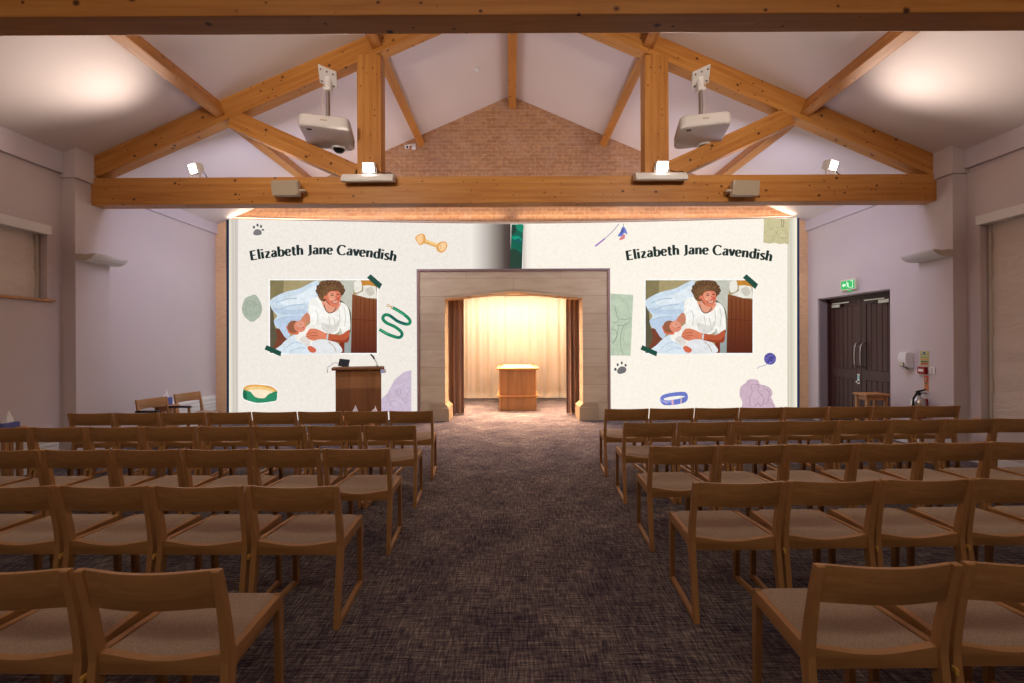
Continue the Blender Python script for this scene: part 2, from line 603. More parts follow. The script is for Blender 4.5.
# ------------------------------------------------------------------ door
dr = thing('door_1', 'dark brown boarded double door in the right wall', 'door', (WF, (DY0 + DY1) / 2, 0), kind='structure')
DX = WF + 0.2
fr = MB()
fr.box((WF + .02, DY1 - .02, 0), (DX + .1, DY1 + .02, DZ)); fr.box((WF + .02, DY0 - .02, 0), (DX + .1, DY0 + .02, DZ))
fr.box((WF + .02, DY0, DZ - .02), (DX + .1, DY1, DZ + .02))
obj('door_lining', fr, M['jamb'], dr)
fr = MB()
fr.box((DX - .03, DY1 - .07, 0), (DX + .06, DY1 - .02, DZ - .02)); fr.box((DX - .03, DY0 + .02, 0), (DX + .06, DY0 + .07, DZ - .02))
fr.box((DX - .03, DY0 + .02, DZ - .07), (DX + .06, DY1 - .02, DZ - .02))
obj('door_frame', fr, M['doorwood'], dr)
ym = (DY0 + DY1) / 2
for a, b in ((DY0 + .07, ym - .003), (ym + .003, DY1 - .07)):
    lf = MB()
    lf.box((DX + .012, a, 0.01), (DX + .05, b, DZ - .07))
    st = 0.11
    for ya, yb in ((a, a + st), (b - st, b)):
        lf.box((DX - .004, ya, 0.01), (DX + .02, yb, DZ - .07), 0.004)
    for za, zb in ((0.01, 0.22), (0.88, 1.06), (DZ - .19, DZ - .07)):
        lf.box((DX - .006, a + st, za), (DX + .02, b - st, zb), 0.004)
    nb = 5
    wv = (b - a - 2 * st) / nb
    for k in range(nb):
        for za, zb in ((0.22, 0.88), (1.06, DZ - .19)):
            lf.box((DX + .004, a + st + k * wv + .003, za), (DX + .02, a + st + (k + 1) * wv - .003, zb), 0.006)
    leaf = obj('door_leaf', lf, M['doorwood'], dr)
    hy = ym - .07 if a < ym - .1 else ym + .07
    h = MB()
    zc, hh = 1.32, 0.22
    h.tube([(DX - .005, hy, zc - hh), (DX - .05, hy, zc - hh + .02), (DX - .07, hy, zc - hh + .08), (DX - .075, hy, zc), (DX - .07, hy, zc + hh - .08), (DX - .05, hy, zc + hh - .02), (DX - .005, hy, zc + hh)], 0.013, 10)
    hd = obj('pull_handle', h, M['steel'], leaf); hd['label'] = 'curved steel pull handle'
    cl = MB()
    far = b > ym + .1
    yc = (b - .12) if far else (a + .12)
    cl.box((DX - .065, min(yc, yc - .22 if far else yc + .22), DZ - .2), (DX - .008, max(yc, yc - .22 if far else yc + .22), DZ - .14), 0.006)
    cl.box((DX - .09, min(yc - .06, yc - .5) if far else yc + .06, DZ - .135), (DX - .06, max(yc - .06, yc - .5) if far else yc + .5, DZ - .115), 0.004)
    o = obj('door_closer', cl, M['steel'], leaf); o['label'] = 'silver overhead door closer'
    if far:
        lp = MB(); lp.box((DX - .012, ym + .03, .8), (DX - .004, ym + .09, .98), 0.003)
        lp.tube([(DX - .004, ym + .06, .84), (DX - .05, ym + .06, .84)], 0.018)
        lp.box((DX - .014, ym + .036, .88), (DX - .011, ym + .084, .96), mi=1)
        o = obj('lock_plate', lp, [M['steel'], new_mat('pale blue notice', rgb(150, 200, 205))], leaf); o['label'] = 'steel lock plate with pale blue notice'

# ------------------------------------------------------------------ trusses
def beam(name, p0, p1, h, t, mat, parent=None, roll=0.0, ends=None):
    """bar from p0 to p1 along its own X; h across (local Z), t thick (local Y)"""
    p0, p1 = Vector(p0), Vector(p1)
    d = p1 - p0
    L = d.length
    mb = MB()
    e0, e1 = ends or ((0, 0), (0, 0))     # shift of lower/upper corner at each end
    poly = [(-L / 2 + e0[0], -h / 2), (L / 2 + e1[0], -h / 2), (L / 2 + e1[1], h / 2), (-L / 2 + e0[1], h / 2)]
    mb.prism(poly, 1, -t / 2, t / 2, bev=0.006)
    o = obj(name, mb, mat, None, local=True)
    x = d.normalized()
    y = Vector((0, 1, 0)) if abs(x.y) < 0.9 else Vector((-1 if x.y > 0 else 1, 0, 0))
    z = x.cross(y).normalized()
    y = z.cross(x)
    R = Matrix((x, y, z)).transposed() @ Matrix.Rotation(roll, 3, 'X')
    mid = (p0 + p1) / 2
    if parent is not None:
        mid = mid - parent.location
        o.parent = parent
    o.location = mid
    o.rotation_euler = R.to_euler()
    return o


TY, TT = 6.35, 0.2
tr = thing('roof_truss', 'orange pine roof truss with two posts and diagonal struts, facing the seats', 'truss', (0, TY, 3.505))
beam('tie_beam', (-5.80, TY, 3.69), (5.87, TY, 3.69), 0.37, TT, M['pine'], tr)
for s in (-1, 1):
    x0, x1 = (5.78 if s < 0 else 5.85), 0.02
    off = 0.155
    beam('rafter', (s * x0, TY, ceil_z(x0) - off + .02), (s * x1, TY, ceil_z(x1) - off + .02), 0.31, TT - .02, M['pine'], tr)
TYF = TY - TT / 2
for s, (pl, pr_) in ((-1, (358.3, 382.0)), (1, (645.5, 670.0))):
    xc = ((pl + pr_) / 2 - 512) / F * TYF
    zt = ceil_z(xc) - .34
    beam('post', (xc, TY + .002, 3.876), (xc, TY + .002, zt + .06), 0.33, TT + .01, M['pine'], tr)
for s in (-1, 1):
    a = Vector((s * 2.15, TY, 3.93)); b_ = Vector((s * 3.86, TY, 4.70))
    beam('strut', a, b_, 0.25, TT - .03, M['pine'], tr)
tb = beam('tie_beam', (-6.0, 2.735, 3.69), (6.0, 2.735, 3.69), 0.37, 0.165, M['pine'])
tag(tb, 'nearest pine tie beam crossing overhead along the top edge', 'beam')

# purlins and ridge
for s, side in ((-1, 'left'), (1, 'right')):
    for xb, w, d, which in ((4.07, 0.125, 0.24, 'lower'), (1.92, 0.14, 0.24, 'upper')):
        ang = math.atan(SLOPE)
        nx, nz = -math.sin(ang) * s, -math.cos(ang)          # into the room
        zc = ceil_z(xb)
        cx, cz = s * xb + nx * 0.09, zc + nz * 0.09
        cx += .05 if s > 0 else 0
        cz -= .02 if s > 0 else 0
        o = beam('purlin', (cx, Y0, cz), (cx, YB + .01, cz), d, w, M['pine'], roll=(-ang if s < 0 else ang))
        tag(o, f'{which} pine purlin running to the brick gable under the {side} roof slope', 'purlin', 'pine purlins')
o = beam('ridge_beam', (0.03, Y0, 6.52), (0.03, YB + .01, 6.52), 0.22, 0.15, M['pine'])
tag(o, 'pine ridge beam along the peak of the ceiling', 'beam')

# ------------------------------------------------------------------ lamps, projectors and speakers on the truss
def flood(px, py, aim, label, h=.145):
    p = P(px, py, TYF + .02)
    z0 = 3.876
    r = thing('flood_light', label, 'flood light', (p.x, TY - .03, z0), group='flood lights on the truss')
    R = Matrix.Rotation(aim, 4, 'Z') @ Matrix.Rotation(math.radians(18), 4, 'X')   # front is local -Y, tilted up
    T = Matrix.Translation((0, 0, h)) @ R
    hb = MB().box((-.085, -.045, -.07), (.085, .045, .07), 0.018, mat=T)
    for k in range(5):
        hb.box((-.07 + k * .03, .04, -.055), (-.06 + k * .03, .07, .055), 0.002, mat=T)
    obj('housing', hb, M['white'], r, local=True)
    l = obj('lens', MB().box((-.072, -.05, -.058), (.072, -.044, .058), 0.002, mat=T), M['flood'], r, local=True)
    l['label'] = 'glowing white lens'
    y = MB()
    Rz = Matrix.Rotation(aim, 4, 'Z')
    for sx in (-1, 1):
        y.box((sx * .095 - .005, -.015, 0.0), (sx * .095 + .005, .015, h + .005), 0.002, mat=Rz)
    y.box((-.1, -.02, 0.0), (.1, .02, .008), 0.002, mat=Rz)
    obj('yoke', y, M['white'], r, local=True)
    cb = MB().tube([(.08, .04, h - .03), (.13, .03, .04), (.17, .0, .008), (.22, .03, .012), (.27, -.02, .006), (.31, .02, .006)], 0.006, 8)
    o = obj('cable', cb, M['black'], r, local=True); o['label'] = 'black cable'
    return r


flood(193.5, 170, math.radians(-25), 'small lit white flood light at the left end of the truss beam')
flood(833, 166, math.radians(25), 'small lit white flood light at the right end of the truss beam')
# in front of the posts, standing on the battens' brackets
def post_flood(px, aim, label):
    p = P(px, 170, TYF - .1)
    r = flood(px, 170, aim, label, .078)
    r.location = (p.x, TYF - .06, 3.893)
    return r


post_flood(368.5, math.radians(0), 'small lit white flood light in front of the left truss post')
post_flood(662.5, math.radians(0), 'small lit white flood light in front of the right truss post')


def batten(pxa, pxb, label):
    Yb = TYF - .13
    xa, xb = (pxa - 512) / F * Yb, (pxb - 512) / F * Yb
    r = thing('batten_light', label, 'light fitting', ((xa + xb) / 2, TYF, 3.77), group='batten lights on the truss')
    prof = [(y_, z_ - .022) for y_, z_ in [(TYF - .001, 3.815), (TYF - .14, 3.778), (TYF - .165, 3.782), (TYF - .17, 3.80), (TYF - .15, 3.845), (TYF - .11, 3.89), (TYF - .05, 3.915), (TYF - .001, 3.92)]]
    b = MB().prism(prof, 0, xa + .012, xb - .012)
    obj('reflector', b, M['white'], r)
    for x in (xa, xb - .012):
        obj('end_cap', MB().prism(prof, 0, x, x + .012), M['white'], r)
    d = MB().prism([(TYF - .02, 3.784), (TYF - .145, 3.750), (TYF - .145, 3.756), (TYF - .02, 3.790)], 0, xa + .02, xb - .02)
    o = obj('louvre', d, M['beige'], r)
    o['label'] = 'dull beige underside louvre'


batten(342.5, 394, 'white batten light fixed to the beam below the left post')
batten(636.5, 688, 'white batten light fixed to the beam below the right post')


def speaker(px, s, label):
    Yf = TYF - .16
    p = P(px, 188.5, Yf)
    r = thing('loudspeaker', label, 'speaker', (p.x, Yf, p.z), group='speakers on the truss')
    T = Matrix.Rotation(math.radians(10), 4, 'X') @ Matrix.Rotation(0.12 * s, 4, 'Z')
    # cabinet is wider at the front and tapers to the back
    poly = [(-.19, -.06), (.19, -.06), (.15, .09), (-.15, .09)]
    b = MB().prism(poly, 2, -.1, .1, bev=0.02, mat=T)
    obj('cabinet', b, M['offwhite'], r, local=True)
    g = MB()
    n = 10
    pts = []
    for cx, cz, a0 in ((.16, .075, 0), (-.16, .075, 90), (-.16, -.075, 180), (.16, -.075, 270)):
        for k in range(5):
            a = math.radians(a0 + k * 22.5)
            pts.append((cx + .02 * math.cos(a), cz + .02 * math.sin(a)))
    g.prism(pts, 1, -.066, -.058, mat=T)
    obj('grille', g, M['beige'], r, local=True)
    k = MB().tube([T @ Vector((-s * .175, 0, -.03)), T @ Vector((-s * .215, 0.02, -.02)), Vector((-s * .2, .12, 0)), Vector((-s * .1, .155, 0))], 0.014, 8)
    k.box((-.08, .145, -.06), (.08, .158, .06), 0.003)
    obj('bracket', k, M['offwhite'], r, local=True)


speaker(287, -1, 'beige loudspeaker on the left half of the truss beam')
speaker(744, 1, 'beige loudspeaker on the right half of the truss beam')


def projector(px_pole, s, label):
    """hangs from the front of the rafter, its lens end turned outward by 17 degrees"""
    Yp = 6.12
    top = P(px_pole, 81, Yp)
    bot = P(px_pole, 113, Yp)
    zb = 4.335
    r = thing('projector', label, 'projector', (top.x, Yp, zb), group='projectors on the truss')
    Rz = Matrix.Rotation(math.radians(13) * -s, 4, 'Z')
    body = MB()
    hw, hd, ht, cr = .31, .36, .155, .09
    bm = bmesh.new()
    bmesh.ops.create_cube(bm, size=1)
    for v in bm.verts:
        v.co = Vector((v.co.x * hw * 2, v.co.y * hd * 2, (v.co.z + .5) * ht))
    ve = [e for e in bm.edges if abs(e.verts[0].co.x - e.verts[1].co.x) < 1e-5 and abs(e.verts[0].co.y - e.verts[1].co.y) < 1e-5]
    bmesh.ops.bevel(bm, geom=ve, offset=cr, segments=6, affect='EDGES', profile=0.5)
    he = [e for e in bm.edges if abs(e.verts[0].co.z - e.verts[1].co.z) < 1e-5]
    bmesh.ops.bevel(bm, geom=he, offset=.03, segments=4, affect='EDGES', profile=0.5)
    dx = -s * 0.02
    body.from_bm(bm, 0, True, Matrix.Translation((0, .0, 0)) @ Rz)
    bo = obj('body', body, M['satin'], r, local=True)
    det = MB()
    det.box((-s * -.0 - .22, -.27, -.004), (-.16, -.235, .003), mat=Rz)
    d = obj('sensor_window', det, M['black'], bo, local=True); d['label'] = 'small black sensor window'
    bd = MB().box((-.04, -hd - .003, .075), (.04, -hd + .004, .095), 0.001, mat=Rz)
    obj('badge', bd, M['beige'], bo, local=True)
    ln = MB()
    c0 = Rz @ Vector((.1, .27, 0))
    ln.lathe([(.0, -.07), (.05, -.062), (.075, -.035), (.085, -.0), (.085, .02)], c0, 20)
    obj('lens_dome', ln, M['black'], bo, local=True)
    ln2 = MB().lathe([(.088, -.022), (.1, -.022), (.1, .01), (.088, .01)], c0, 20)
    obj('lens_ring', ln2, M['white'], bo, local=True)
    hT = top.z - zb
    obj('pole', MB().tube([(0, 0, ht - .02), (0, 0, hT - .08)], 0.026, 14), M['steel'], r, local=True)
    mt = MB().tube([(0, 0, hT - .12), (0, 0, hT - .0)], 0.045, 14)
    mt.box((-.05, -.05, hT - .14), (.05, .05, hT - .1), 0.006)
    obj('collar', mt, M['white'], r, local=True)
    # plate lies on the rafter, tilted to the slope and towards the seats
    RT = Matrix.Translation((0, .0, hT + .05)) @ Matrix.Rotation(-s * -math.atan(SLOPE) * -1, 4, 'Y') @ Matrix.Rotation(math.radians(-36), 4, 'X')
    pl = MB().box((-.13, -.12, -.01), (.13, .12, .01), 0.004, mat=RT)
    po = obj('mounting_plate', pl, M['white'], r, local=True)
    bl = MB()
    for ix in (-1, 0, 1):
        for iy in (-1, 1):
            q = RT @ Vector((ix * .09, iy * .08, -.012)); q2 = RT @ Vector((ix * .09, iy * .08, -.02))
            bl.tube([q, q2], 0.012, 8)
    obj('bolt', bl, M['chrome'], po, local=True)
    arm = MB().box((-.035, -.03, hT - .02), (.035, .1, hT + .05), 0.008)
    obj('bracket', arm, M['white'], r, local=True)
    cb = MB().tube([(-.06 * -s, .0, hT), (-.075 * -s, .0, hT - .2), (-.06 * -s, .0, ht + .05), (-.05 * -s, .03, ht - .01)], 0.005, 6)
    obj('cable', cb, M['offwhite'], r, local=True)


projector(328, -1, 'white projector hanging from the left rafter')
projector(700.5, 1, 'white projector hanging from the right rafter')

# camera on the gable, smoke detector
p = P(408, 148, YB - .08)
r = thing('security_camera', 'small white camera under the left upper purlin at the brick gable', 'camera', (p.x, YB, p.z))
T = Matrix.Translation((p.x, YB - .18, p.z - .02)) @ Matrix.Rotation(math.radians(25), 4, 'X') @ Matrix.Rotation(math.radians(15), 4, 'Z')
obj('camera_body', MB().box((-.04, -.1, -.035), (.04, .1, .035), 0.012, mat=T), M['white'], r)
obj('bracket', MB().tube([(p.x + .0, YB - .16, p.z + .02), (p.x + .08, YB - .1, p.z + .06), (p.x + .1, YB - .005, p.z + .06)], 0.014, 8).box((p.x + .06, YB - .012, p.z + .0), (p.x + .14, YB, p.z + .12), 0.003), M['white'], r)
obj('lens', MB().tube([T @ Vector((0, -.1, 0)), T @ Vector((0, -.104, 0))], 0.024, 12), M['black'], r)
# smoke detector where the ray meets the left slope
a_, b_ = (478 - 512) / F, (341.5 - 69) / F
ys = (APEX - CAMZ) / (b_ - SLOPE * a_)
sx, sz = a_ * ys, CAMZ + b_ * ys
T = Matrix.Translation((sx, ys, sz)) @ Matrix.Rotation(-math.atan(SLOPE), 4, 'Y')
bm_ = MB().lathe([(.055, .0), (.055, -.02), (.05, -.03), (.035, -.034), (.03, -.05), (.0, -.052)], (0, 0, 0), 20)
bm_.v = [T @ v for v in bm_.v]
o = obj('smoke_detector', bm_, M['white'])
tag(o, 'round white smoke detector on the left ceiling slope near the ridge', 'smoke detector')

# pilaster uplights
for s, side in ((-1, 'left'), (1, 'right')):
    r = thing('wall_light', f'white trough shaped wall light on the {side} pilaster', 'wall light', (s * 5.77, 6.5, 2.73), group='pilaster wall lights')
    X = 5.77 + (PR if s > 0 else 0)
    prof = [(X, 2.79), (X - .06, 2.795), (X - .13, 2.78), (X - .25, 2.80), (X - .24, 2.775), (X - .2, 2.735), (X - .13, 2.705), (X - .06, 2.70), (X, 2.705)]
    prof = [(s * x, z) for x, z in prof]
    obj('trough', MB().prism(prof, 1, 6.04, 6.54), M['white'], r)
    for ya in (6.025, 6.54):
        o = obj('end_cap', MB().prism(prof, 1, ya, ya + .015), M['offwhite'], r); o['label'] = 'beige end cap'

# ------------------------------------------------------------------ projected screen wall
YS = YB - 0.03
SCR = thing('projection_screen', 'huge cream scrapbook page projection filling the end wall around the stone arch', 'projection screen', (0, YB - .02, 0))


def S(px, py, lift=0.0):
    return P(px, py, YS - lift)


def scatter_paper(name, c, speck):
    m = emis(name, c, 1.0)
    v = coords(m)
    n = noise(m, v, 38, 2, 0.6)
    n2 = noise(m, coords(m, (1, 1, 1), (9, 4, 2)), 70, 2, 0.5)
    big = noise(m, v, 16, 3, 0.7)
    k = ramp(m, n, [(0.27, (1, 1, 1, 1)), (0.36, (0, 0, 0, 1))])
    k2 = ramp(m, n2, [(0.28, (0.8, 0.8, 0.8, 1)), (0.36, (0, 0, 0, 1))])
    col = mixc(m, ramp(m, big, [(0.35, (0, 0, 0, 1)), (0.65, (0.35, 0.35, 0.35, 1))]), c, speck)
    col = mixc(m, k, col, speck)
    col = mixc(m, k2, col, speck)
    lk(m, col, bsdf(m).inputs['Emission Color'])
    return m


EM = {}


def E(r, g, b):
    k = (r, g, b)
    if k not in EM:
        m = EM[k] = emis('projected colour %d %d %d' % k, rgb(r, g, b))
        n = noise(m, coords(m), 9, 4, 0.6, 0.8)
        lo = rgb(r * .955, g * .95, b * .945)
        hi = rgb(min(255, r * 1.03 + 1), min(255, g * 1.03 + 1), min(255, b * 1.03 + 1))
        lk(m, ramp(m, n, [(0.34, lo), (0.52, rgb(r, g, b)), (0.68, hi)]), bsdf(m).inputs['Emission Color'])
    return EM[k]


PAPL = scatter_paper('projected paper', rgb(244, 238, 229), rgb(226, 214, 200))
PAPR = scatter_paper('projected paper warm', rgb(254, 248, 236), rgb(242, 226, 204))


def top_y(px):
    """upper edge of the projected picture, which sags a little between its corners"""
    u = (px - 512) / 285.0
    return 223.6 - (4.9 if u < 0 else 6.2) * abs(u) ** 1.6


def page(name, pxa, pxb, mat, notch=None):
    pts = [S(pxa, 418)]
    n = 12
    tops = [S(pxa + (pxb - pxa) * i / n, top_y(pxa + (pxb - pxa) * i / n)) for i in range(n + 1)]
    poly = []
    zb = 0.0
    A = S(pxa, 400); B = S(pxb, 400)
    if notch == 'r':       # arch lies at the right of this page
        q = S(417.5, 269)
        poly = [(A.x, zb), (q.x, zb), (q.x, q.z), (B.x, q.z)] + [(t.x, t.z) for t in reversed(tops)]
    elif notch == 'l':
        q = S(609.5, 268.5)
        poly = [(A.x, q.z), (q.x, q.z), (q.x, zb), (B.x, zb)] + [(t.x, t.z) for t in reversed(tops)]
    else:
        poly = [(A.x, zb), (B.x, zb)] + [(t.x, t.z) for t in reversed(tops)]
    return obj(name, MB().prism(poly, 1, YS, YB - .001), mat, SCR)


page('page', 238, 512, PAPL, 'r')
page('page', 512, 787.5, PAPR, 'l')


def edge_mat(name, stops, x0, x1):
    m = emis(name, (1, 1, 1, 1))
    t = nd(m, 'ShaderNodeTexCoord'); s = nd(m, 'ShaderNodeSeparateXYZ'); lk(m, t.outputs['Object'], s.inputs[0])
    mr = nd(m, 'ShaderNodeMapRange')
    mr.inputs['From Min'].default_value = x0; mr.inputs['From Max'].default_value = x1
    lk(m, s.outputs['X'], mr.inputs['Value'])
    lk(m, ramp(m, mr.outputs['Result'], stops), bsdf(m).inputs['Emission Color'])
    return m


a, b = S(229, 300).x, S(238.3, 300).x
page('page_edge', 229, 238, edge_mat('page stack left', [(0, rgb(244, 236, 214)), (.2, rgb(226, 218, 204)), (.45, rgb(205, 196, 184)), (.62, rgb(216, 208, 198)), (.75, rgb(200, 192, 182)), (.97, rgb(214, 206, 198)), (1, rgb(170, 166, 162))], a, b))
a, b = S(787.5, 300).x, S(797, 300).x
page('page_edge', 787.5, 797, edge_mat('page stack right', [(0, rgb(190, 184, 166)), (.15, rgb(226, 220, 200)), (.35, rgb(208, 202, 184)), (.55, rgb(222, 216, 200)), (.8, rgb(236, 230, 210)), (1, rgb(250, 240, 214))], a, b))
page('cover_edge', 226.6, 229, E(24, 34, 62))
page('cover_edge', 797, 799.2, E(30, 42, 78))


def smooth(pts, n=6):
    N = len(pts)
    out = []
    for i in range(N):
        p0, p1, p2, p3 = [Vector((*pts[(i + k - 1) % N], 0)) for k in range(4)]
        for j in range(n):
            t = j / n
            q = 0.5 * ((2 * p1) + (p2 - p0) * t + (2 * p0 - 5 * p1 + 4 * p2 - p3) * t * t + (3 * p1 - p0 - 3 * p2 + p3) * t ** 3)
            out.append((q.x, q.y))
    return out


def smooth_open(pts, n=6):
    N = len(pts)
    out = []
    for i in range(N - 1):
        p0, p1, p2, p3 = [Vector((*pts[max(0, min(N - 1, i + k - 1))], 0)) for k in range(4)]
        for j in range(n):
            t = j / n
            q = 0.5 * ((2 * p1) + (p2 - p0) * t + (2 * p0 - 5 * p1 + 4 * p2 - p3) * t * t + (3 * p1 - p0 - 3 * p2 + p3) * t ** 3)
            out.append((q.x, q.y))
    out.append(pts[-1])
    return out


def ell(cx, cy, rx, ry, rot=0, n=20):
    c, s = math.cos(rot), math.sin(rot)
    return [(cx + rx * math.cos(t) * c - ry * math.sin(t) * s, cy + rx * math.cos(t) * s + ry * math.sin(t) * c) for t in [2 * PI * k / n for k in range(n)]]


class Art:
    """a flat picture on the screen made of layered outlines given in a (u, v) frame of the photograph"""

    def __init__(self, ox, oy, k, lift=0.002):
        self.ox, self.oy, self.k, self.lift, self.mb, self.mats = ox, oy, k, lift, MB(), []

    def _mi(self, mat):
        if mat not in self.mats:
            self.mats.append(mat)
        return self.mats.index(mat)

    def pt(self, p):
        return S(self.ox + p[0] / self.k, self.oy + p[1] / self.k, self.lift)

    def poly(self, mat, pts, sm=True):
        if isinstance(mat, tuple):
            mat = E(*mat)
        if sm:
            pts = smooth(pts)
        self.mb.add([self.pt(p) for p in pts], [tuple(range(len(pts)))], self._mi(mat))
        self.lift += 0.0003
        return self

    def line(self, mat, pts, w, sm=True, nib=None):
        """stroke of width w; nib=(a,b): widths for upright and level strokes"""
        if isinstance(mat, tuple):
            mat = E(*mat)
        if sm:
            pts = smooth_open(pts)
        L, R = [], []
        for i, p in enumerate(pts):
            a, b = pts[max(0, i - 1)], pts[min(len(pts) - 1, i + 1)]
            t = Vector((b[0] - a[0], b[1] - a[1], 0))
            if t.length < 1e-9:
                t = Vector((1, 0, 0))
            t.normalize()
            nx, ny = -t.y, t.x
            h = w / 2
            if nib:
                h = math.sqrt((nib[0] * nx) ** 2 + (nib[1] * ny) ** 2) / 2
            L.append((p[0] + nx * h, p[1] + ny * h)); R.append((p[0] - nx * h, p[1] - ny * h))
        n = len(L)
        vs = [self.pt(q) for q in L + R]
        self.mb.add(vs, [(i, i + 1, n + i + 1, n + i) for i in range(n - 1)], self._mi(mat))
        self.lift += 0.0003
        return self

    def done(self, name):
        return obj(name, self.mb, self.mats, SCR)


# spine of the projected scrapbook
for nm, pa, pb, stops in (('spine_shade', 470, 510.6, [(0, rgb(244, 238, 229)), (.3, rgb(206, 198, 190)), (.6, rgb(150, 140, 130)), (.85, rgb(84, 72, 66)), (1, rgb(66, 50, 46))]),
                          ('spine_shade', 523, 533, [(0, rgb(206, 194, 184)), (.4, rgb(242, 232, 220)), (1, rgb(253, 246, 234))])):
    a = Art(0, 0, 1)
    mm_ = edge_mat('spine gradient', stops, S(pa, 250).x, S(pb, 250).x)
    a.poly(mm_, [(pa, top_y(pa) + .3), (pb, top_y(pb) + .3), (pb, 269), (pa, 269)], False)
    a.done(nm)
a = Art(0, 0, 1)
a.poly((10, 96, 76), [(511.5, 224.3), (523.4, 224.3), (522, 269), (510, 269)], False)
a.poly((38, 66, 52), [(510.4, 250), (514, 248.5), (522.4, 253.5), (522, 269), (510, 269)], False)
a.poly((30, 62, 52), [(512, 226), (516, 226), (515.5, 232), (511.4, 234)])
a.poly((6, 134, 104), [(515.8, 225), (523, 224.6), (522.6, 232), (518, 230)])
a.poly((0, 150, 120), [(511.4, 237), (518, 236), (522, 240), (517, 241)])
a.poly((20, 90, 90), [(513, 241), (519, 238.5), (521, 243), (516, 242)])
a.done('spine')

# ---- lettering: own stroke letters with a broad upright stem and thin level strokes
GL = {
    'E': (.62, [[(.12, 0), (.12, 1)], [(.1, .955), (.52, .955)], [(.1, .5), (.46, .5)], [(.1, .045), (.55, .045)]]),
    'l': (.29, [[(.13, 0), (.13, 1.06)]]),
    'i': (.29, [[(.13, 0), (.13, .7)], [(.13, .86), (.13, 1.0)]]),
    'z': (.54, [[(.05, .655), (.46, .655)], [(.42, .64), (.1, .06)], [(.05, .045), (.5, .045)]]),
    'a': (.55, ['s', (.1, .58), (.25, .67), (.38, .6), (.4, .45), (.4, .2), (.4, 0)], ['s', (.4, .41), (.2, .36), (.1, .2), (.17, .05), (.3, .07), (.4, .2)]),
    'b': (.62, [[(.13, 0), (.13, 1.06)]], ['s', (.13, .5), (.27, .66), (.45, .6), (.51, .34), (.44, .1), (.27, .02), (.13, .1)]),
    'e': (.56, [[(.1, .37), (.46, .37)]], ['s', (.46, .37), (.42, .58), (.28, .67), (.14, .57), (.09, .34), (.16, .1), (.31, .02), (.47, .12)]),
    't': (.42, [[(.02, .655), (.38, .655)]], ['s', (.18, .9), (.18, .5), (.18, .16), (.26, .02), (.38, .06)]),
    'h': (.62, [[(.13, 0), (.13, 1.06)]], ['s', (.13, .45), (.25, .63), (.39, .65), (.47, .5), (.47, .25), (.47, 0)]),
    'n': (.62, [[(.13, 0), (.13, .7)]], ['s', (.13, .45), (.25, .63), (.39, .65), (.47, .5), (.47, .25), (.47, 0)]),
    'J': (.44, ['s', (.27, 1), (.27, .6), (.27, .2), (.22, 0), (.04, -.08)]),
    'C': (.84, ['s', (.74, .84), (.54, .98), (.26, .92), (.1, .5), (.26, .09), (.54, .02), (.76, .16)]),
    'v': (.52, [[(.06, .7), (.26, .02)], [(.26, .02), (.46, .7)]]),
    'd': (.62, [[(.49, 0), (.49, 1.06)]], ['s', (.49, .5), (.35, .66), (.17, .6), (.11, .34), (.18, .1), (.35, .02), (.49, .1)]),
    's': (.46, ['s', (.39, .58), (.24, .67), (.11, .56), (.17, .41), (.31, .29), (.37, .16), (.24, .02), (.06, .09)]),
    ' ': (.3,),
}


def strokes(ch):
    g = GL[ch]
    out = []
    for it in g[1:]:
        if it and it[0] == 's':
            out.append(smooth_open(it[1:], 5))
        elif it:
            out += [list(s) for s in it]
    return g[0], out


def lettering(xa, xb, dark):
    text = 'Elizabeth Jane Cavendish'
    tot = sum(strokes(c)[0] for c in text)
    cap = (xb - xa) / tot * 1.0
    sc = cap
    xm = (xa + xb) / 2 - 1
    R = 410.0
    ybase = 254.3
    a = Art(0, 0, 1)
    x = 0.0
    H = 9.6
    for ch in text:
        w, st = strokes(ch)
        mid = xa + (x + w / 2) * sc
        th = (mid - xm) / R
        cx, cy = mid, ybase + R * (1 - math.cos(th)) + (0.6 if mid > xm else 0) * abs(mid - xm) / 74
        cs, sn = math.cos(th), math.sin(th)
        for s_ in st:
            q = []
            for ux, uy in s_:
                lx, ly = (ux - w / 2) * sc, -uy * H
                q.append((cx + lx * cs - ly * sn, cy + lx * sn + ly * cs))
            a.line(dark, q, 1, False, nib=(2.75, 1.05))
        x += w
    return a.done('lettering')


lettering(250.8, 396.2, (8, 36, 30))
lettering(626.8, 772, (14, 38, 28))


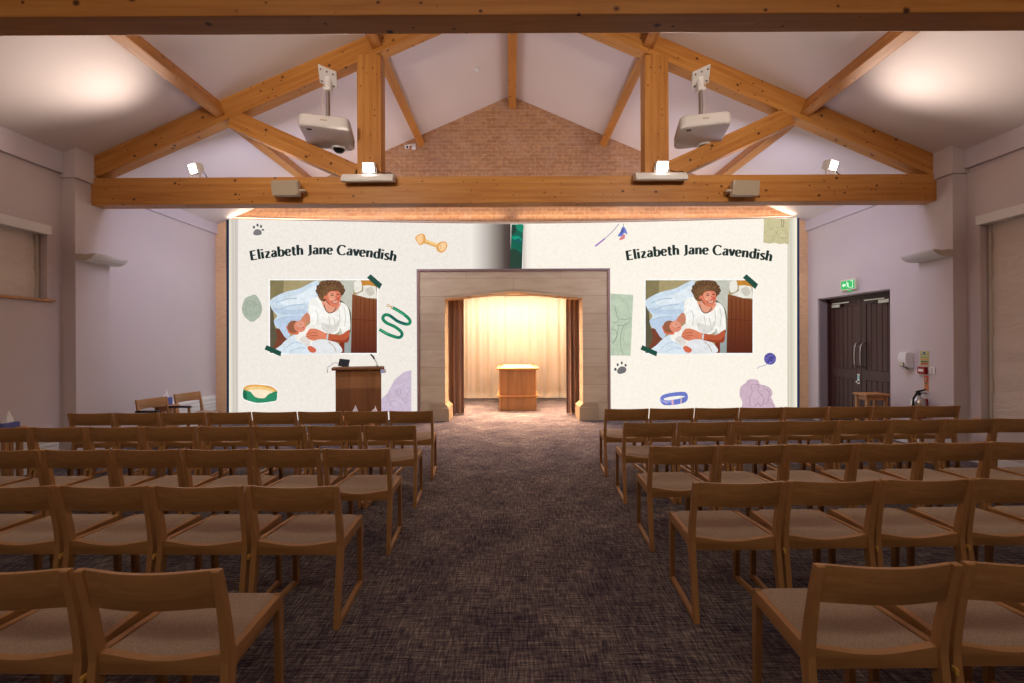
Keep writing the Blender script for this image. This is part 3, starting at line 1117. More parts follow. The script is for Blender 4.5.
# ---- the family photograph (a projected flat picture), drawn twice
def photograph(dx):
    a = Art(260 + dx, 270, 7.592)
    a.poly((255, 255, 252), [(66, 68), (897, 68), (897, 640), (66, 640)], False)
    a.poly((168, 152, 108), [(76, 78), (888, 78), (888, 630), (76, 630)], False)
    a.poly((132, 120, 80), [(76, 78), (180, 78), (178, 190), (76, 250)], False)
    a.poly((196, 196, 182), [(430, 78), (720, 78), (705, 190), (700, 630), (600, 630), (600, 300), (430, 210)], False)
    a.poly((92, 84, 62), [(76, 270), (100, 310), (112, 430), (170, 560), (130, 630), (76, 630)], False)
    a.poly((120, 62, 38), [(125, 440), (195, 480), (200, 560), (150, 610), (100, 600), (130, 520)])
    a.poly((206, 222, 234), [(76, 236), (120, 200), (200, 165), (300, 140), (400, 90), (440, 84), (450, 130), (440, 220), (380, 330), (345, 350), (310, 395), (220, 400), (140, 445), (105, 390), (128, 350), (88, 292)])
    a.poly((226, 236, 242), [(150, 230), (300, 180), (420, 120), (420, 200), (330, 250), (200, 270)])
    a.poly((188, 206, 226), [(95, 290), (220, 300), (340, 300), (350, 330), (240, 340), (140, 330)])
    a.poly((190, 208, 230), [(108, 385), (220, 350), (320, 350), (300, 400), (240, 440), (230, 490), (200, 520), (150, 450)])
    a.poly((218, 230, 240), [(135, 630), (165, 565), (240, 500), (300, 490), (400, 540), (470, 560), (600, 570), (612, 630)])
    wd = emis('projected wardrobe', rgb(150, 84, 34))
    t = nd(wd, 'ShaderNodeTexCoord'); s = nd(wd, 'ShaderNodeSeparateXYZ'); lk(wd, t.outputs['Object'], s.inputs[0])
    mr = nd(wd, 'ShaderNodeMapRange'); mr.inputs['From Min'].default_value = S(0, 353).z; mr.inputs['From Max'].default_value = S(0, 296).z
    lk(wd, s.outputs['Z'], mr.inputs['Value'])
    n = noise(wd, coords(wd, (60, 1, 2)), 1.0, 3)
    lk(wd, mixc(wd, n, ramp(wd, mr.outputs[0], [(0, rgb(84, 24, 8)), (.5, rgb(128, 62, 22)), (1, rgb(158, 92, 40))]), rgb(96, 42, 14)), bsdf(wd).inputs['Emission Color'])
    a.poly(wd, [(700, 185), (888, 225), (888, 630), (690, 630)], False)
    a.poly((198, 132, 40), [(770, 78), (888, 78), (888, 135), (772, 118)], False)
    a.poly((238, 234, 222), [(720, 86), (765, 82), (772, 150), (730, 172), (714, 150)])
    a.poly((232, 228, 216), [(725, 188), (785, 160), (782, 118), (830, 116), (880, 126), (888, 214), (820, 214)], False)
    a.poly((206, 200, 186), [(800, 150), (850, 130), (870, 180), (830, 196)])
    a.poly((128, 44, 18), [(600, 540), (642, 540), (640, 630), (606, 630)], False)
    a.poly((150, 160, 158), [(642, 500), (692, 450), (690, 630), (640, 630)], False)
    a.poly((96, 96, 74), [(600, 225), (660, 270), (690, 330), (690, 450), (676, 470), (650, 330)])
    # blouse and skirt
    a.poly((246, 244, 236), [(382, 225), (460, 205), (500, 290), (560, 318), (602, 250), (650, 262), (678, 320), (684, 448), (650, 466), (628, 490), (612, 440), (596, 470), (560, 488), (500, 482), (430, 452), (388, 440), (380, 390), (368, 320), (370, 260)])
    a.poly((222, 220, 212), [(470, 400), (560, 420), (600, 380), (590, 450), (540, 480), (480, 460)])
    a.poly((250, 249, 244), [(390, 250), (450, 240), (480, 320), (440, 380), (395, 370)])
    a.poly((228, 230, 232), [(400, 540), (500, 528), (590, 558), (612, 628), (380, 628)])
    a.line((176, 120, 96), [(520, 545), (560, 580), (580, 625)], 4)
    a.poly((228, 156, 126), [(466, 225), (485, 285), (520, 322), (550, 326), (592, 300), (614, 250), (580, 268), (520, 255)])
    # hair
    hm = emis('projected hair', rgb(104, 70, 36))
    n = noise(hm, coords(hm), 55, 3, 0.6, 1.5)
    hm2 = E(92, 60, 30)
    lk(hm, ramp(hm, n, [(0.35, rgb(58, 32, 14)), (0.5, rgb(108, 74, 38)), (0.66, rgb(156, 112, 66))]), bsdf(hm).inputs['Emission Color'])
    a.poly(hm, [(438, 160), (448, 105), (480, 80), (590, 80), (622, 112), (628, 172), (608, 210), (560, 190), (510, 200), (498, 236), (462, 232), (440, 196)])
    for k in range(26):
        t_ = k / 25.0
        ang_ = math.radians(-200 + 220 * t_)
        a.poly(hm2 if k % 2 else hm, ell(534 + 92 * math.cos(ang_), 154 + 58 * math.sin(ang_), 14 + 4 * (k % 3), 13 + 3 * (k % 2), ang_))
    # face
    a.poly((222, 124, 92), [(494, 190), (520, 168), (560, 158), (604, 168), (612, 204), (606, 240), (590, 272), (556, 281), (522, 262), (496, 228), (482, 216)])
    a.poly((238, 156, 124), [(520, 178), (570, 168), (575, 210), (560, 232), (530, 226)])
    a.poly((206, 92, 68), [(586, 208), (606, 204), (604, 226), (590, 230)])
    a.poly(hm, [(492, 150), (540, 128), (606, 140), (604, 160), (585, 152), (560, 160), (545, 152), (518, 172), (500, 200)])
    a.poly((170, 78, 56), [(496, 214), (512, 236), (530, 262), (522, 262), (500, 236), (488, 218)])
    a.poly((246, 176, 148), ell(540, 220, 14, 9))
    a.poly((236, 150, 122), ell(577, 214, 9, 10))
    a.line((70, 44, 34), [(536, 196), (548, 191), (560, 195)], 6)
    a.line((70, 44, 34), [(584, 188), (594, 184), (602, 189)], 6)
    a.line((90, 56, 36), [(530, 184), (546, 179), (562, 182)], 4)
    a.line((176, 82, 60), [(574, 196), (582, 218), (572, 224)], 5)
    a.line((150, 50, 44), [(546, 240), (566, 248), (594, 238)], 8)
    a.line((250, 240, 230), [(552, 240), (568, 245), (588, 238)], 5)
    a.line((52, 50, 44), [(486, 262), (500, 306), (528, 327), (560, 314), (580, 284)], 6)
    for q in ([(420, 300), (440, 350), (430, 420)], [(520, 350), (530, 420), (510, 470)], [(600, 300), (606, 370), (598, 430)], [(640, 290), (650, 360), (640, 430)], [(560, 360), (570, 420), (580, 460)]):
        a.line((214, 210, 200), q, 7)
    for q in ([(120, 250), (200, 220), (280, 215)], [(150, 300), (230, 270), (330, 260)], [(180, 400), (240, 380), (300, 380)], [(130, 380), (180, 360), (260, 352)]):
        a.line((176, 196, 216), q, 8)
    for q in ([(200, 590), (260, 550), (330, 560)], [(230, 620), (300, 590), (350, 600)]):
        a.line((190, 208, 224), q, 8)
    for x_ in (730, 762, 796, 830, 862):
        a.line((84, 36, 12), [(x_, 215), (x_ - 2, 420), (x_ - 4, 628)], 4)
    a.line((90, 40, 16), [(694, 372), (888, 384)], 5)
    # arms and hands
    a.poly((204, 132, 102), [(306, 386), (354, 324), (380, 352), (376, 396), (344, 408)])
    a.poly((188, 88, 52), [(498, 480), (600, 494), (650, 470), (678, 456), (674, 532), (650, 552), (560, 542), (506, 526)])
    a.poly((154, 62, 32), [(540, 528), (640, 532), (676, 500), (672, 536), (640, 553), (560, 544)])
    # baby
    a.poly((246, 241, 233), [(276, 490), (340, 440), (392, 402), (424, 450), (402, 540), (372, 592), (338, 568), (270, 524)])
    a.poly((226, 218, 210), [(300, 520), (350, 500), (380, 540), (366, 582), (330, 560)])
    a.poly((214, 108, 74), [(198, 424), (226, 440), (290, 470), (284, 490), (226, 484), (210, 460)])
    a.poly((150, 92, 62), ell(256, 430, 48, 46))
    a.poly((224, 140, 112), ell(304, 428, 46, 44))
    a.poly((232, 160, 134), ell(306, 414, 28, 22))
    a.line((96, 50, 40), [(304, 410), (318, 412)], 4)
    a.line((150, 60, 50), [(322, 440), (334, 436)], 5)
    a.poly((222, 130, 96), [(350, 490), (372, 452), (400, 444), (440, 452), (500, 482), (504, 522), (450, 526), (400, 536), (356, 514)])
    for q in ([(352, 488), (400, 476), (430, 478)], [(350, 506), (400, 498), (436, 500)], [(366, 520), (410, 514)]):
        a.line((160, 74, 50), q, 4)
    a.line((206, 212, 214), [(515, 482), (510, 526)], 12)
    a.poly((212, 102, 72), [(360, 590), (384, 576), (426, 602), (414, 627), (380, 622)])
    return a.done('photograph')


photograph(0)
photograph(375.6)
for dx in (0, 375.9):
    for q in ([(812, 58), (840, 32), (928, 108), (906, 146)], [(50, 570), (162, 620), (156, 656), (34, 603)]):
        Art(260 + dx, 270, 7.592, 0.02).poly((22, 74, 60), q, False).done('tape')

# ---- drawn decorations
a = Art(210, 200, 5.256)
a.poly((120, 118, 118), [(228, 170), (238, 156), (256, 154), (270, 164), (270, 180), (250, 186), (230, 182)])
for q in (ell(231, 143, 6, 8), ell(250, 132, 6, 8), ell(268, 139, 6, 8), ell(278, 157, 7, 5)):
    a.poly((90, 90, 92), q, False)
a.done('paw_print')
a = Art(590, 215, 3.9)
a.poly((112, 110, 112), [(106, 606), (118, 592), (134, 592), (142, 602), (136, 614), (118, 620), (108, 616)])
for q in (ell(99, 602, 5, 6), ell(108, 584, 4, 6), ell(124, 577, 4, 6), ell(139, 586, 4, 6)):
    a.poly((84, 84, 86), q, False)
a.done('paw_print')
a = Art(210, 200, 5.256)
a.poly((172, 182, 164), [(186, 516), (210, 504), (236, 497), (252, 512), (266, 540), (274, 570), (266, 606), (244, 628), (220, 641), (190, 622), (172, 596), (168, 566), (176, 536)])
for q in ([(190, 560), (200, 535), (222, 530), (236, 550), (226, 580), (236, 600), (212, 610), (192, 598), (190, 560)], [(230, 560), (252, 548), (264, 566), (252, 590), (236, 600)], [(200, 590), (220, 584), (214, 606)]):
    a.line((146, 158, 140), q, 2.2)
a.done('torn_paper')
a = Art(360, 225, 5.69)
a.poly((226, 174, 98), [(368, 80), (440, 104), (436, 128), (364, 104)], False)
a.poly((248, 206, 140), [(370, 82), (440, 105), (438, 116), (368, 92)], False)
a.poly((232, 166, 84), [(314, 74), (330, 56), (352, 49), (368, 58), (374, 84), (362, 106), (340, 114), (326, 98)])
a.poly((250, 204, 150), [(320, 76), (336, 60), (354, 56), (360, 80), (350, 104), (338, 106)])
a.poly((232, 166, 84), [(444, 104), (470, 94), (490, 98), (497, 120), (484, 146), (464, 158), (440, 148), (434, 128)])
a.poly((252, 210, 160), [(452, 110), (474, 100), (488, 108), (486, 132), (466, 148), (448, 138)])
a.line((226, 160, 80), [(452, 110), (462, 130), (450, 140)], 3)
a.done('bone')
a = Art(360, 225, 5.69)
ls = [(186, 470), (215, 486), (252, 510), (280, 536), (284, 556), (262, 564), (215, 548), (170, 516), (142, 512), (130, 532), (150, 556), (200, 580), (236, 610), (236, 632), (215, 640), (160, 622), (110, 594)]
a.line((20, 130, 92), ls, 18)
a.line((70, 176, 130), [(190, 474), (216, 490), (252, 514)], 6)
a.line((16, 66, 84), [(262, 562), (215, 546), (170, 514)], 8)
a.line((16, 70, 80), [(236, 612), (234, 632), (214, 640)], 6)
a.line((80, 170, 120), [(160, 620), (112, 594)], 6)
a.line((196, 152, 84), [(184, 474), (172, 462), (160, 452), (152, 460), (162, 466), (170, 458)], 4)
a.line((196, 152, 84), [(180, 478), (176, 466), (186, 460)], 4)
a.done('leash')
a = Art(225, 370, 13.653)
a.poly((250, 249, 246), [(236, 262), (262, 216), (360, 188), (500, 190), (640, 212), (716, 270), (724, 330), (712, 420), (640, 444), (520, 462), (420, 460), (300, 430), (236, 390)])
a.poly((232, 172, 92), [(252, 262), (276, 222), (360, 200), (490, 202), (620, 222), (700, 270), (704, 300), (640, 330), (480, 350), (330, 320)])
a.poly((244, 206, 134), [(280, 250), (380, 226), (500, 230), (620, 252), (676, 290), (600, 300), (400, 290)])
a.poly((252, 232, 200), [(310, 282), (420, 266), (540, 272), (650, 306), (590, 360), (540, 392), (440, 392), (380, 340)])
a.poly((44, 138, 98), [(250, 268), (290, 282), (346, 296), (380, 336), (420, 372), (500, 386), (548, 378), (584, 340), (620, 318), (708, 290), (712, 330), (700, 412), (620, 432), (510, 446), (420, 446), (310, 416), (248, 380)])
a.poly((28, 104, 74), [(252, 290), (290, 300), (300, 400), (252, 376)])
a.done('dog_bed')
a = Art(370, 290, 5.25)
a.poly((204, 186, 206), [(60, 570), (90, 545), (130, 470), (176, 432), (217, 420), (217, 640), (60, 640)], False)
for q in ([(88, 552), (100, 590), (130, 620)], [(140, 530), (150, 514), (162, 528), (156, 554), (142, 548), (140, 530)], [(196, 512), (208, 530), (194, 546), (206, 560)], [(100, 590), (130, 580), (160, 600)], [(160, 560), (185, 590), (200, 585)]):
    a.line((160, 142, 166), q, 2)
a.done('torn_paper')
a = Art(640, 340, 6.02)
a.poly((98, 92, 170), ell(783, 113, 36, 36))
for q in ([(755, 95), (783, 108), (815, 100)], [(762, 135), (784, 120), (812, 128)], [(775, 80), (780, 110), (770, 146)], [(800, 84), (790, 112), (802, 144)]):
    a.line((62, 56, 128), q, 4)
for q in ([(756, 112), (780, 98), (806, 88)], [(768, 142), (796, 132), (816, 112)]):
    a.line((140, 134, 204), q, 3)
a.line((120, 116, 180), [(764, 146), (740, 156), (720, 160), (704, 172)], 3)
a.done('yarn_ball')
a = Art(640, 340, 6.02)
a.poly((206, 178, 194), [(600, 312), (608, 280), (636, 258), (650, 240), (684, 236), (712, 244), (722, 266), (756, 274), (784, 290), (798, 320), (790, 346), (802, 372), (802, 420), (630, 420), (616, 372), (602, 340)])
for q in ([(664, 400), (660, 350), (676, 310), (668, 272), (690, 266), (716, 272), (712, 310), (740, 340), (742, 380), (720, 400)], [(756, 290), (778, 320), (770, 370), (748, 384)], [(690, 400), (710, 380), (726, 398)]):
    a.line((150, 120, 140), q, 2.5)
a.done('torn_paper')
a = Art(640, 340, 6.02)
a.poly((108, 122, 200), [(122, 350), (140, 330), (200, 316), (262, 312), (284, 324), (288, 352), (270, 376), (210, 390), (150, 392), (126, 376)])
a.poly((253, 246, 234), [(146, 352), (180, 342), (240, 336), (270, 340), (240, 352), (180, 362), (150, 362)])
a.poly((150, 160, 222), [(124, 356), (150, 366), (200, 362), (200, 372), (150, 378), (126, 368)])
a.line((232, 176, 190), [(196, 362), (196, 390)], 12)
a.line((238, 196, 176), [(248, 352), (246, 384)], 6)
a.line((206, 170, 200), [(146, 366), (164, 384)], 5)
a.done('collar')
a = Art(590, 215, 3.9)
a.line((92, 88, 150), [(112, 35), (90, 62), (56, 94)], 2.2)
a.line((160, 120, 190), [(58, 92), (38, 108), (20, 122)], 6)
a.line((92, 88, 150), [(130, 34), (131, 50)], 2)
a.poly((112, 130, 206), [(128, 46), (138, 52), (146, 76), (134, 70), (124, 82), (108, 82), (118, 66)])
a.poly((226, 140, 140), [(124, 82), (134, 74), (136, 90), (120, 98), (114, 94)])
a.poly((80, 96, 170), [(126, 48), (132, 62), (124, 72), (116, 76)])
a.done('toy_wand')
a = Art(590, 215, 3.9)
a.poly((190, 204, 180), [(80, 306), (140, 310), (169, 311), (166, 370), (162, 470), (158, 549), (120, 548), (80, 548)], False)
for q in ([(98, 356), (102, 380), (110, 410), (96, 420), (84, 414)], [(110, 404), (140, 408), (160, 400), (146, 424), (118, 432), (104, 428)], [(140, 420), (124, 450), (118, 500), (130, 545)], [(84, 446), (100, 450), (104, 470), (90, 500), (84, 490)], [(112, 432), (106, 470), (92, 500)]):
    a.line((126, 142, 120), q, 1.8)
a.done('torn_paper')
a = Art(740, 205, 7.19)
a.poly((206, 196, 152), [(172, 95), (357, 100), (350, 285), (320, 276), (290, 282), (250, 272), (210, 278), (168, 270)], False)
for q in ([(186, 200), (210, 170), (256, 190), (250, 222), (200, 224), (186, 200)], [(262, 196), (300, 176), (338, 214), (330, 240), (280, 226), (262, 196)], [(256, 162), (310, 162), (346, 200), (330, 240), (260, 236), (214, 270)], [(224, 170), (236, 158), (238, 172)]):
    a.line((172, 160, 116), q, 2.5)
a.line((130, 120, 96), [(300, 98), (298, 140), (304, 158), (314, 140), (312, 104)], 4)
a.done('torn_paper')

# warm led strip along the top of the screen
ls = MB()
for i in range(12):
    p0 = S(232 + i * 47, top_y(232 + i * 47) - 1); p1 = S(232 + (i + 1) * 47, top_y(232 + (i + 1) * 47) - 1)
    ls.add([(p0.x, YB - .05, p0.z + .01), (p1.x, YB - .05, p1.z + .01), (p1.x, YB - .02, p1.z + .01), (p0.x, YB - .02, p0.z + .01)], [(0, 1, 2, 3)])
    ls.add([(p0.x, YB - .05, p0.z - .01), (p1.x, YB - .05, p1.z - .01), (p1.x, YB - .05, p1.z + .01), (p0.x, YB - .05, p0.z + .01)], [(0, 1, 2, 3)], 1)
o = obj('light_strip', ls, [M['led'], M['offwhite']])
tag(o, 'thin glowing light strip on the brick wall along the screen top', 'light strip')

# ------------------------------------------------------------------ stone arch and alcove
YP = 9.22
pt = thing('stone_arch', 'sandstone arch surround of the curtained alcove with a brown edge trim', 'arch', ((513.5 - 512) / F * YP, YP, 0))


def PX(px):
    return (px - 512) / F * YP


def PZ(py):
    return CAMZ + (341.3 - py) / F * YP


xo0, xo1, zo = PX(419.5), PX(607.8), PZ(271)
xi0, xi1, zs, za = PX(445), PX(582.8), PZ(298.2), PZ(291.4)
xm = (xi0 + xi1) / 2
st = MB().prism([(xo0, 0), (xi0, 0), (xi0, zs), (xm, za), (xi1, zs), (xi1, 0), (xo1, 0), (xo1, zo), (xo0, zo)], 1, YP, YP + .48)
obj('stone_surround', st, M['stone'], pt)
t = 0.045
tm = MB().prism([(xo0 - t, 0), (xo0, 0), (xo0, zo), (xo1, zo), (xo1, 0), (xo1 + t, 0), (xo1 + t, zo + t), (xo0 - t, zo + t)], 1, YP - .035, YP + .17)
o = obj('edge_trim', tm, M['stonetrim'], pt); o['label'] = 'brown outer edge trim'
w1, w0 = 0.10, 0.045
mo = MB().prism([(xi0 - .03, zs + w0), (xi0 - .03, zs + w1), (xm, za + w1 + .0), (xi1 + .03, zs + w1), (xi1 + .03, zs + w0), (xm, za + w0)], 1, YP - .018, YP)
mo.prism([(xi0 - .0, zs + .0), (xi0 - .0, zs + .03), (xm, za + .03), (xi1, zs + .03), (xi1, zs), (xm, za)], 1, YP - .01, YP)
obj('arch_moulding', mo, M['stone'], pt)
for xa, xb in ((xi0 - .3, xi0 + .085), (xi1 - .085, xi1 + .3)):
    pb = MB().box((xa, YP - .09, 0), (xb, YP + .52, 0.27), 0.006)
    pb.prism([(xa, .27), (xb, .27), (xb - (.085 if xb < 0 else 0), .35), (xa + (.085 if xa > 0 else 0), .35)], 1, YP - .045, YP + .5)
    obj('plinth', pb, M['plainstone'], pt)

al = MB()
al.box((-2.3, YP + .48, 0), (-1.75, 13.2, 3.1)); al.box((1.8, YP + .48, 0), (2.35, 13.2, 3.1))
al.box((-2.3, 13.1, 0), (2.35, 13.3, 3.1)); al.box((-2.3, YB + .25, 2.9), (2.35, 13.3, 3.15))
struct('wall_alcove', al, M['alcove'])


def curtain(name, x0, x1, Y, z0, z1, folds, amp, mat, label, flare=0.0, seed=1):
    rd = random.Random(seed)
    ph = [rd.uniform(0, 6.28) for _ in range(4)]

    def fn(u, v):
        z = z0 + v * (z1 - z0)
        w = u + 0.012 * math.sin(3.0 * v * 2 + ph[0]) * math.sin(u * PI)
        x = x0 + w * (x1 - x0)
        d = amp * (math.sin(w * folds * 2 * PI + ph[1]) + 0.45 * math.sin(w * folds * 2 * PI * 1.7 + ph[2]) + 0.3 * math.sin(w * folds * 4.4 * PI + ph[3]))
        d *= 0.75 + 0.4 * (1 - v)
        return Vector((x + flare * (1 - v) ** 2, Y + d, z))
    nu = int(folds * 16)
    mb = MB().grid(fn, nu, 14)
    mb2 = MB().grid(lambda u, v: fn(u, v) + Vector((0, .012, 0)), nu, 14)
    mb.add(mb2.v, [tuple(reversed(f)) for f in mb2.f], 0, True)
    # close the rim
    n = (nu + 1) * 15
    rim = [(i, i + 1, n + i + 1, n + i) for i in range(nu)]
    mb.f += rim
    mb.mi += [0] * len(rim)
    mb.sm += [False] * len(rim)
    o = obj(name, mb, mat)
    return tag(o, label, 'curtain')


curtain('curtain', -1.66, -1.055, 10.02, 0.012, 2.78, 5, .05, M['browncurtain'], 'brown pleated curtain drawn to the left side of the alcove', -.0, 3)
curtain('curtain', 1.19, 1.72, 10.02, 0.012, 2.78, 5, .05, M['browncurtain'], 'brown pleated curtain drawn to the right side of the alcove', 0.0, 8)
curtain('curtain', -1.72, 1.77, 12.78, 0.012, 2.88, 13, .02, M['creamcurtain'], 'glowing cream curtain hanging across the back of the alcove', 0, 5)

# catafalque
r = thing('catafalque', 'light oak coffin plinth with overhanging top standing in the lit alcove', 'plinth', (.13, 11.5, 0))
xa, xb = (500 - 512) / F * 10.47, (536.2 - 512) / F * 10.47
xa, xb = -.305, .56


def rrect(x0, x1, y0, y1, rr, n=6):
    pts = []
    for cx, cy, a0 in ((x1 - rr, y1 - rr, 0), (x0 + rr, y1 - rr, 90), (x0 + rr, y0 + rr, 180), (x1 - rr, y0 + rr, 270)):
        for k in range(n + 1):
            q = math.radians(a0 + 90 * k / n)
            pts.append((cx + rr * math.cos(q), cy + rr * math.sin(q)))
    return pts


obj('body', MB().prism(rrect(xa, xb, 10.5, 12.46, .05), 2, 0.0, .945), M['midwood'], r)
obj('top_rim', MB().prism(rrect(xa - .055, xb + .055, 10.45, 12.52, .08), 2, .945, .985), M['midwood_x'], r)
o = obj('top_inlay', MB().box((xa + .07, 10.6, .985), (xb - .07, 12.4, .992), 0.003), new_mat('pale inlay', rgb(206, 186, 160), 0.35), r); o['label'] = 'pale inlaid top panel'
obj('ledge', MB().prism(rrect(xa - .05, xb + .05, 10.45, 12.5, .06), 2, .325, .355), M['midwood_x'], r)

# ------------------------------------------------------------------ lectern
LY = 8.0
lx0, lx1 = (333.0 - 512) / F * LY, (376.6 - 512) / F * LY
lcx = (lx0 + lx1) / 2
r = thing('lectern', 'dark wooden lectern in front of the left page of the screen', 'lectern', (lcx, LY + .22, 0), math.radians(16))
ztop = CAMZ - (370 - 341.5 - .7) / F * LY
zmid = CAMZ - (388.5 - 341.5 - .7) / F * LY
obj('body', MB().box((lx0, LY + .02, 0.04), (lx1, LY + .45, zmid), 0.006), M['darkwood'], r)
obj('upper_panel', MB().box((lx0, LY + .02, zmid), (lx1, LY + .45, ztop), 0.006), wood('lectern upper wood', rgb(152, 102, 60), rgb(170, 118, 72), 2), r)
obj('base', MB().box((lx0 - .02, LY - .0, 0), (lx1 + .02, LY + .48, .05), 0.006), M['darkwood'], r)
tp = MB().prism([(LY - .04, ztop), (LY + .52, ztop - .0), (LY + .52, ztop + .04), (LY + .2, ztop + .055), (LY - .04, ztop + .05)], 0, lx0 - .06, lx1 + .055, bev=0.012)
obj('top', tp, M['darkwood'], r)
zt2 = ztop + .05
# things on the lectern
p = P(344, 363, LY + .2)
r = thing('tablet', 'black tablet screen leaning on a stand on the lectern top', 'tablet', (p.x, LY + .2, zt2))
T = Matrix.Translation((p.x, LY + .2, zt2 + .07)) @ Matrix.Rotation(math.radians(-18), 4, 'X') @ Matrix.Rotation(math.radians(6), 4, 'Y')
obj('screen', MB().box((-.095, -.008, -.068), (.095, .008, .068), 0.005, mat=T), M['black'], r)
obj('stand', MB().box((-.05, -.01, 0), (.05, .1, .012), 0.003, mat=Matrix.Translation((p.x, LY + .22, zt2))), M['chrome'], r)
cb = [(331, 372), (331.2, 367), (333, 363.2), (336, 362.5), (338.5, 364)]
pts = [P(x, y, LY + .16) for x, y in cb]
pts[0].y = pts[1].y = LY - .0
o = obj('cable', MB().tube(smooth3 if False else pts, 0.008, 8), M['white'], None)
tag(o, 'white cable looping from the lectern side to the tablet', 'cable')
r = thing('gooseneck_microphone', 'thin gooseneck microphone rising from the right end of the lectern', 'microphone', (P(377, 366, LY + .2).x, LY + .2, zt2))
q = [P(x, y, LY + .2) for x, y in ((377.3, 365.8), (376.8, 363), (375.3, 360.5), (373.5, 357.5))]
q[0].z = zt2
obj('base', MB().lathe([(.03, 0), (.03, .01), (.012, .016)], (q[0].x, LY + .2, zt2), 14), M['black'], r)
obj('neck', MB().tube(q, 0.008, 8), M['steel'], r)
q2 = [P(x, y, LY + .2) for x, y in ((374.4, 359), (373, 356.6), (370.6, 354.2))]
obj('capsule', MB().tube(q2, [0.014, 0.017, 0.012], 10), M['black'], r)
p = P(382.8, 371, LY + .1)
o = obj('leaflet', MB().box((p.x - .03, LY + .06, p.z - .035), (p.x + .03, LY + .2, p.z + .03), 0.002, mat=Matrix.Identity(4)), new_mat('pale blue leaflet holder', rgb(188, 194, 224), 0.4))
tag(o, 'small pale blue leaflet holder on the right side of the lectern', 'leaflet')


# ------------------------------------------------------------------ chairs
def taper(y):
    return .03 * max(0.0, (y - .06) / .44)


def tapered(mb, s):
    for v in mb.v:
        v.x -= s * taper(v.y)
    return mb


def cseat(z_off=0.0):
    mb = MB()
    x0, y0, y1 = .2215, .105, .508
    N = 14

    def top(u, v):
        y = y0 + v * (y1 - y0)
        x = (u * 2 - 1) * (x0 - taper(y))
        e = min(1 - abs(u * 2 - 1), 0.16) / 0.16
        ev = min(1 - v, v, 0.12) / 0.12
        rnd_ = math.sqrt(max(0, 1 - (1 - e) ** 2)) * math.sqrt(max(0, 1 - (1 - ev) ** 2))
        dish = 0.024 * math.cos((u * 2 - 1) * PI / 2) * (1 - v) ** 1.2
        drop = 0.012 * max(0, v - 0.75) / 0.25
        return Vector((x, y, .457 + .019 * rnd_ - dish - drop * 0.6))
    mb.grid(top, N, N)
    mb.grid(lambda u, v: Vector(((u * 2 - 1) * (x0 - taper(y0 + v * (y1 - y0))), y0 + v * (y1 - y0), .405)), 1, 1)
    # skirts
    def edge(f):
        mb.grid(f, N, 1)
    edge(lambda u, v: top(u, 0) * (1 - v) + Vector(((u * 2 - 1) * x0, y0, .405)) * v)
    edge(lambda u, v: top(u, 1) * (1 - v) + Vector(((u * 2 - 1) * (x0 - taper(y1)), y1, .405)) * v)
    edge(lambda u, v: top(0, u) * (1 - v) + Vector((-x0 + taper(y0 + u * (y1 - y0)), y0 + u * (y1 - y0), .405)) * v)
    edge(lambda u, v: top(1, u) * (1 - v) + Vector((x0 - taper(y0 + u * (y1 - y0)), y0 + u * (y1 - y0), .405)) * v)
    return mb


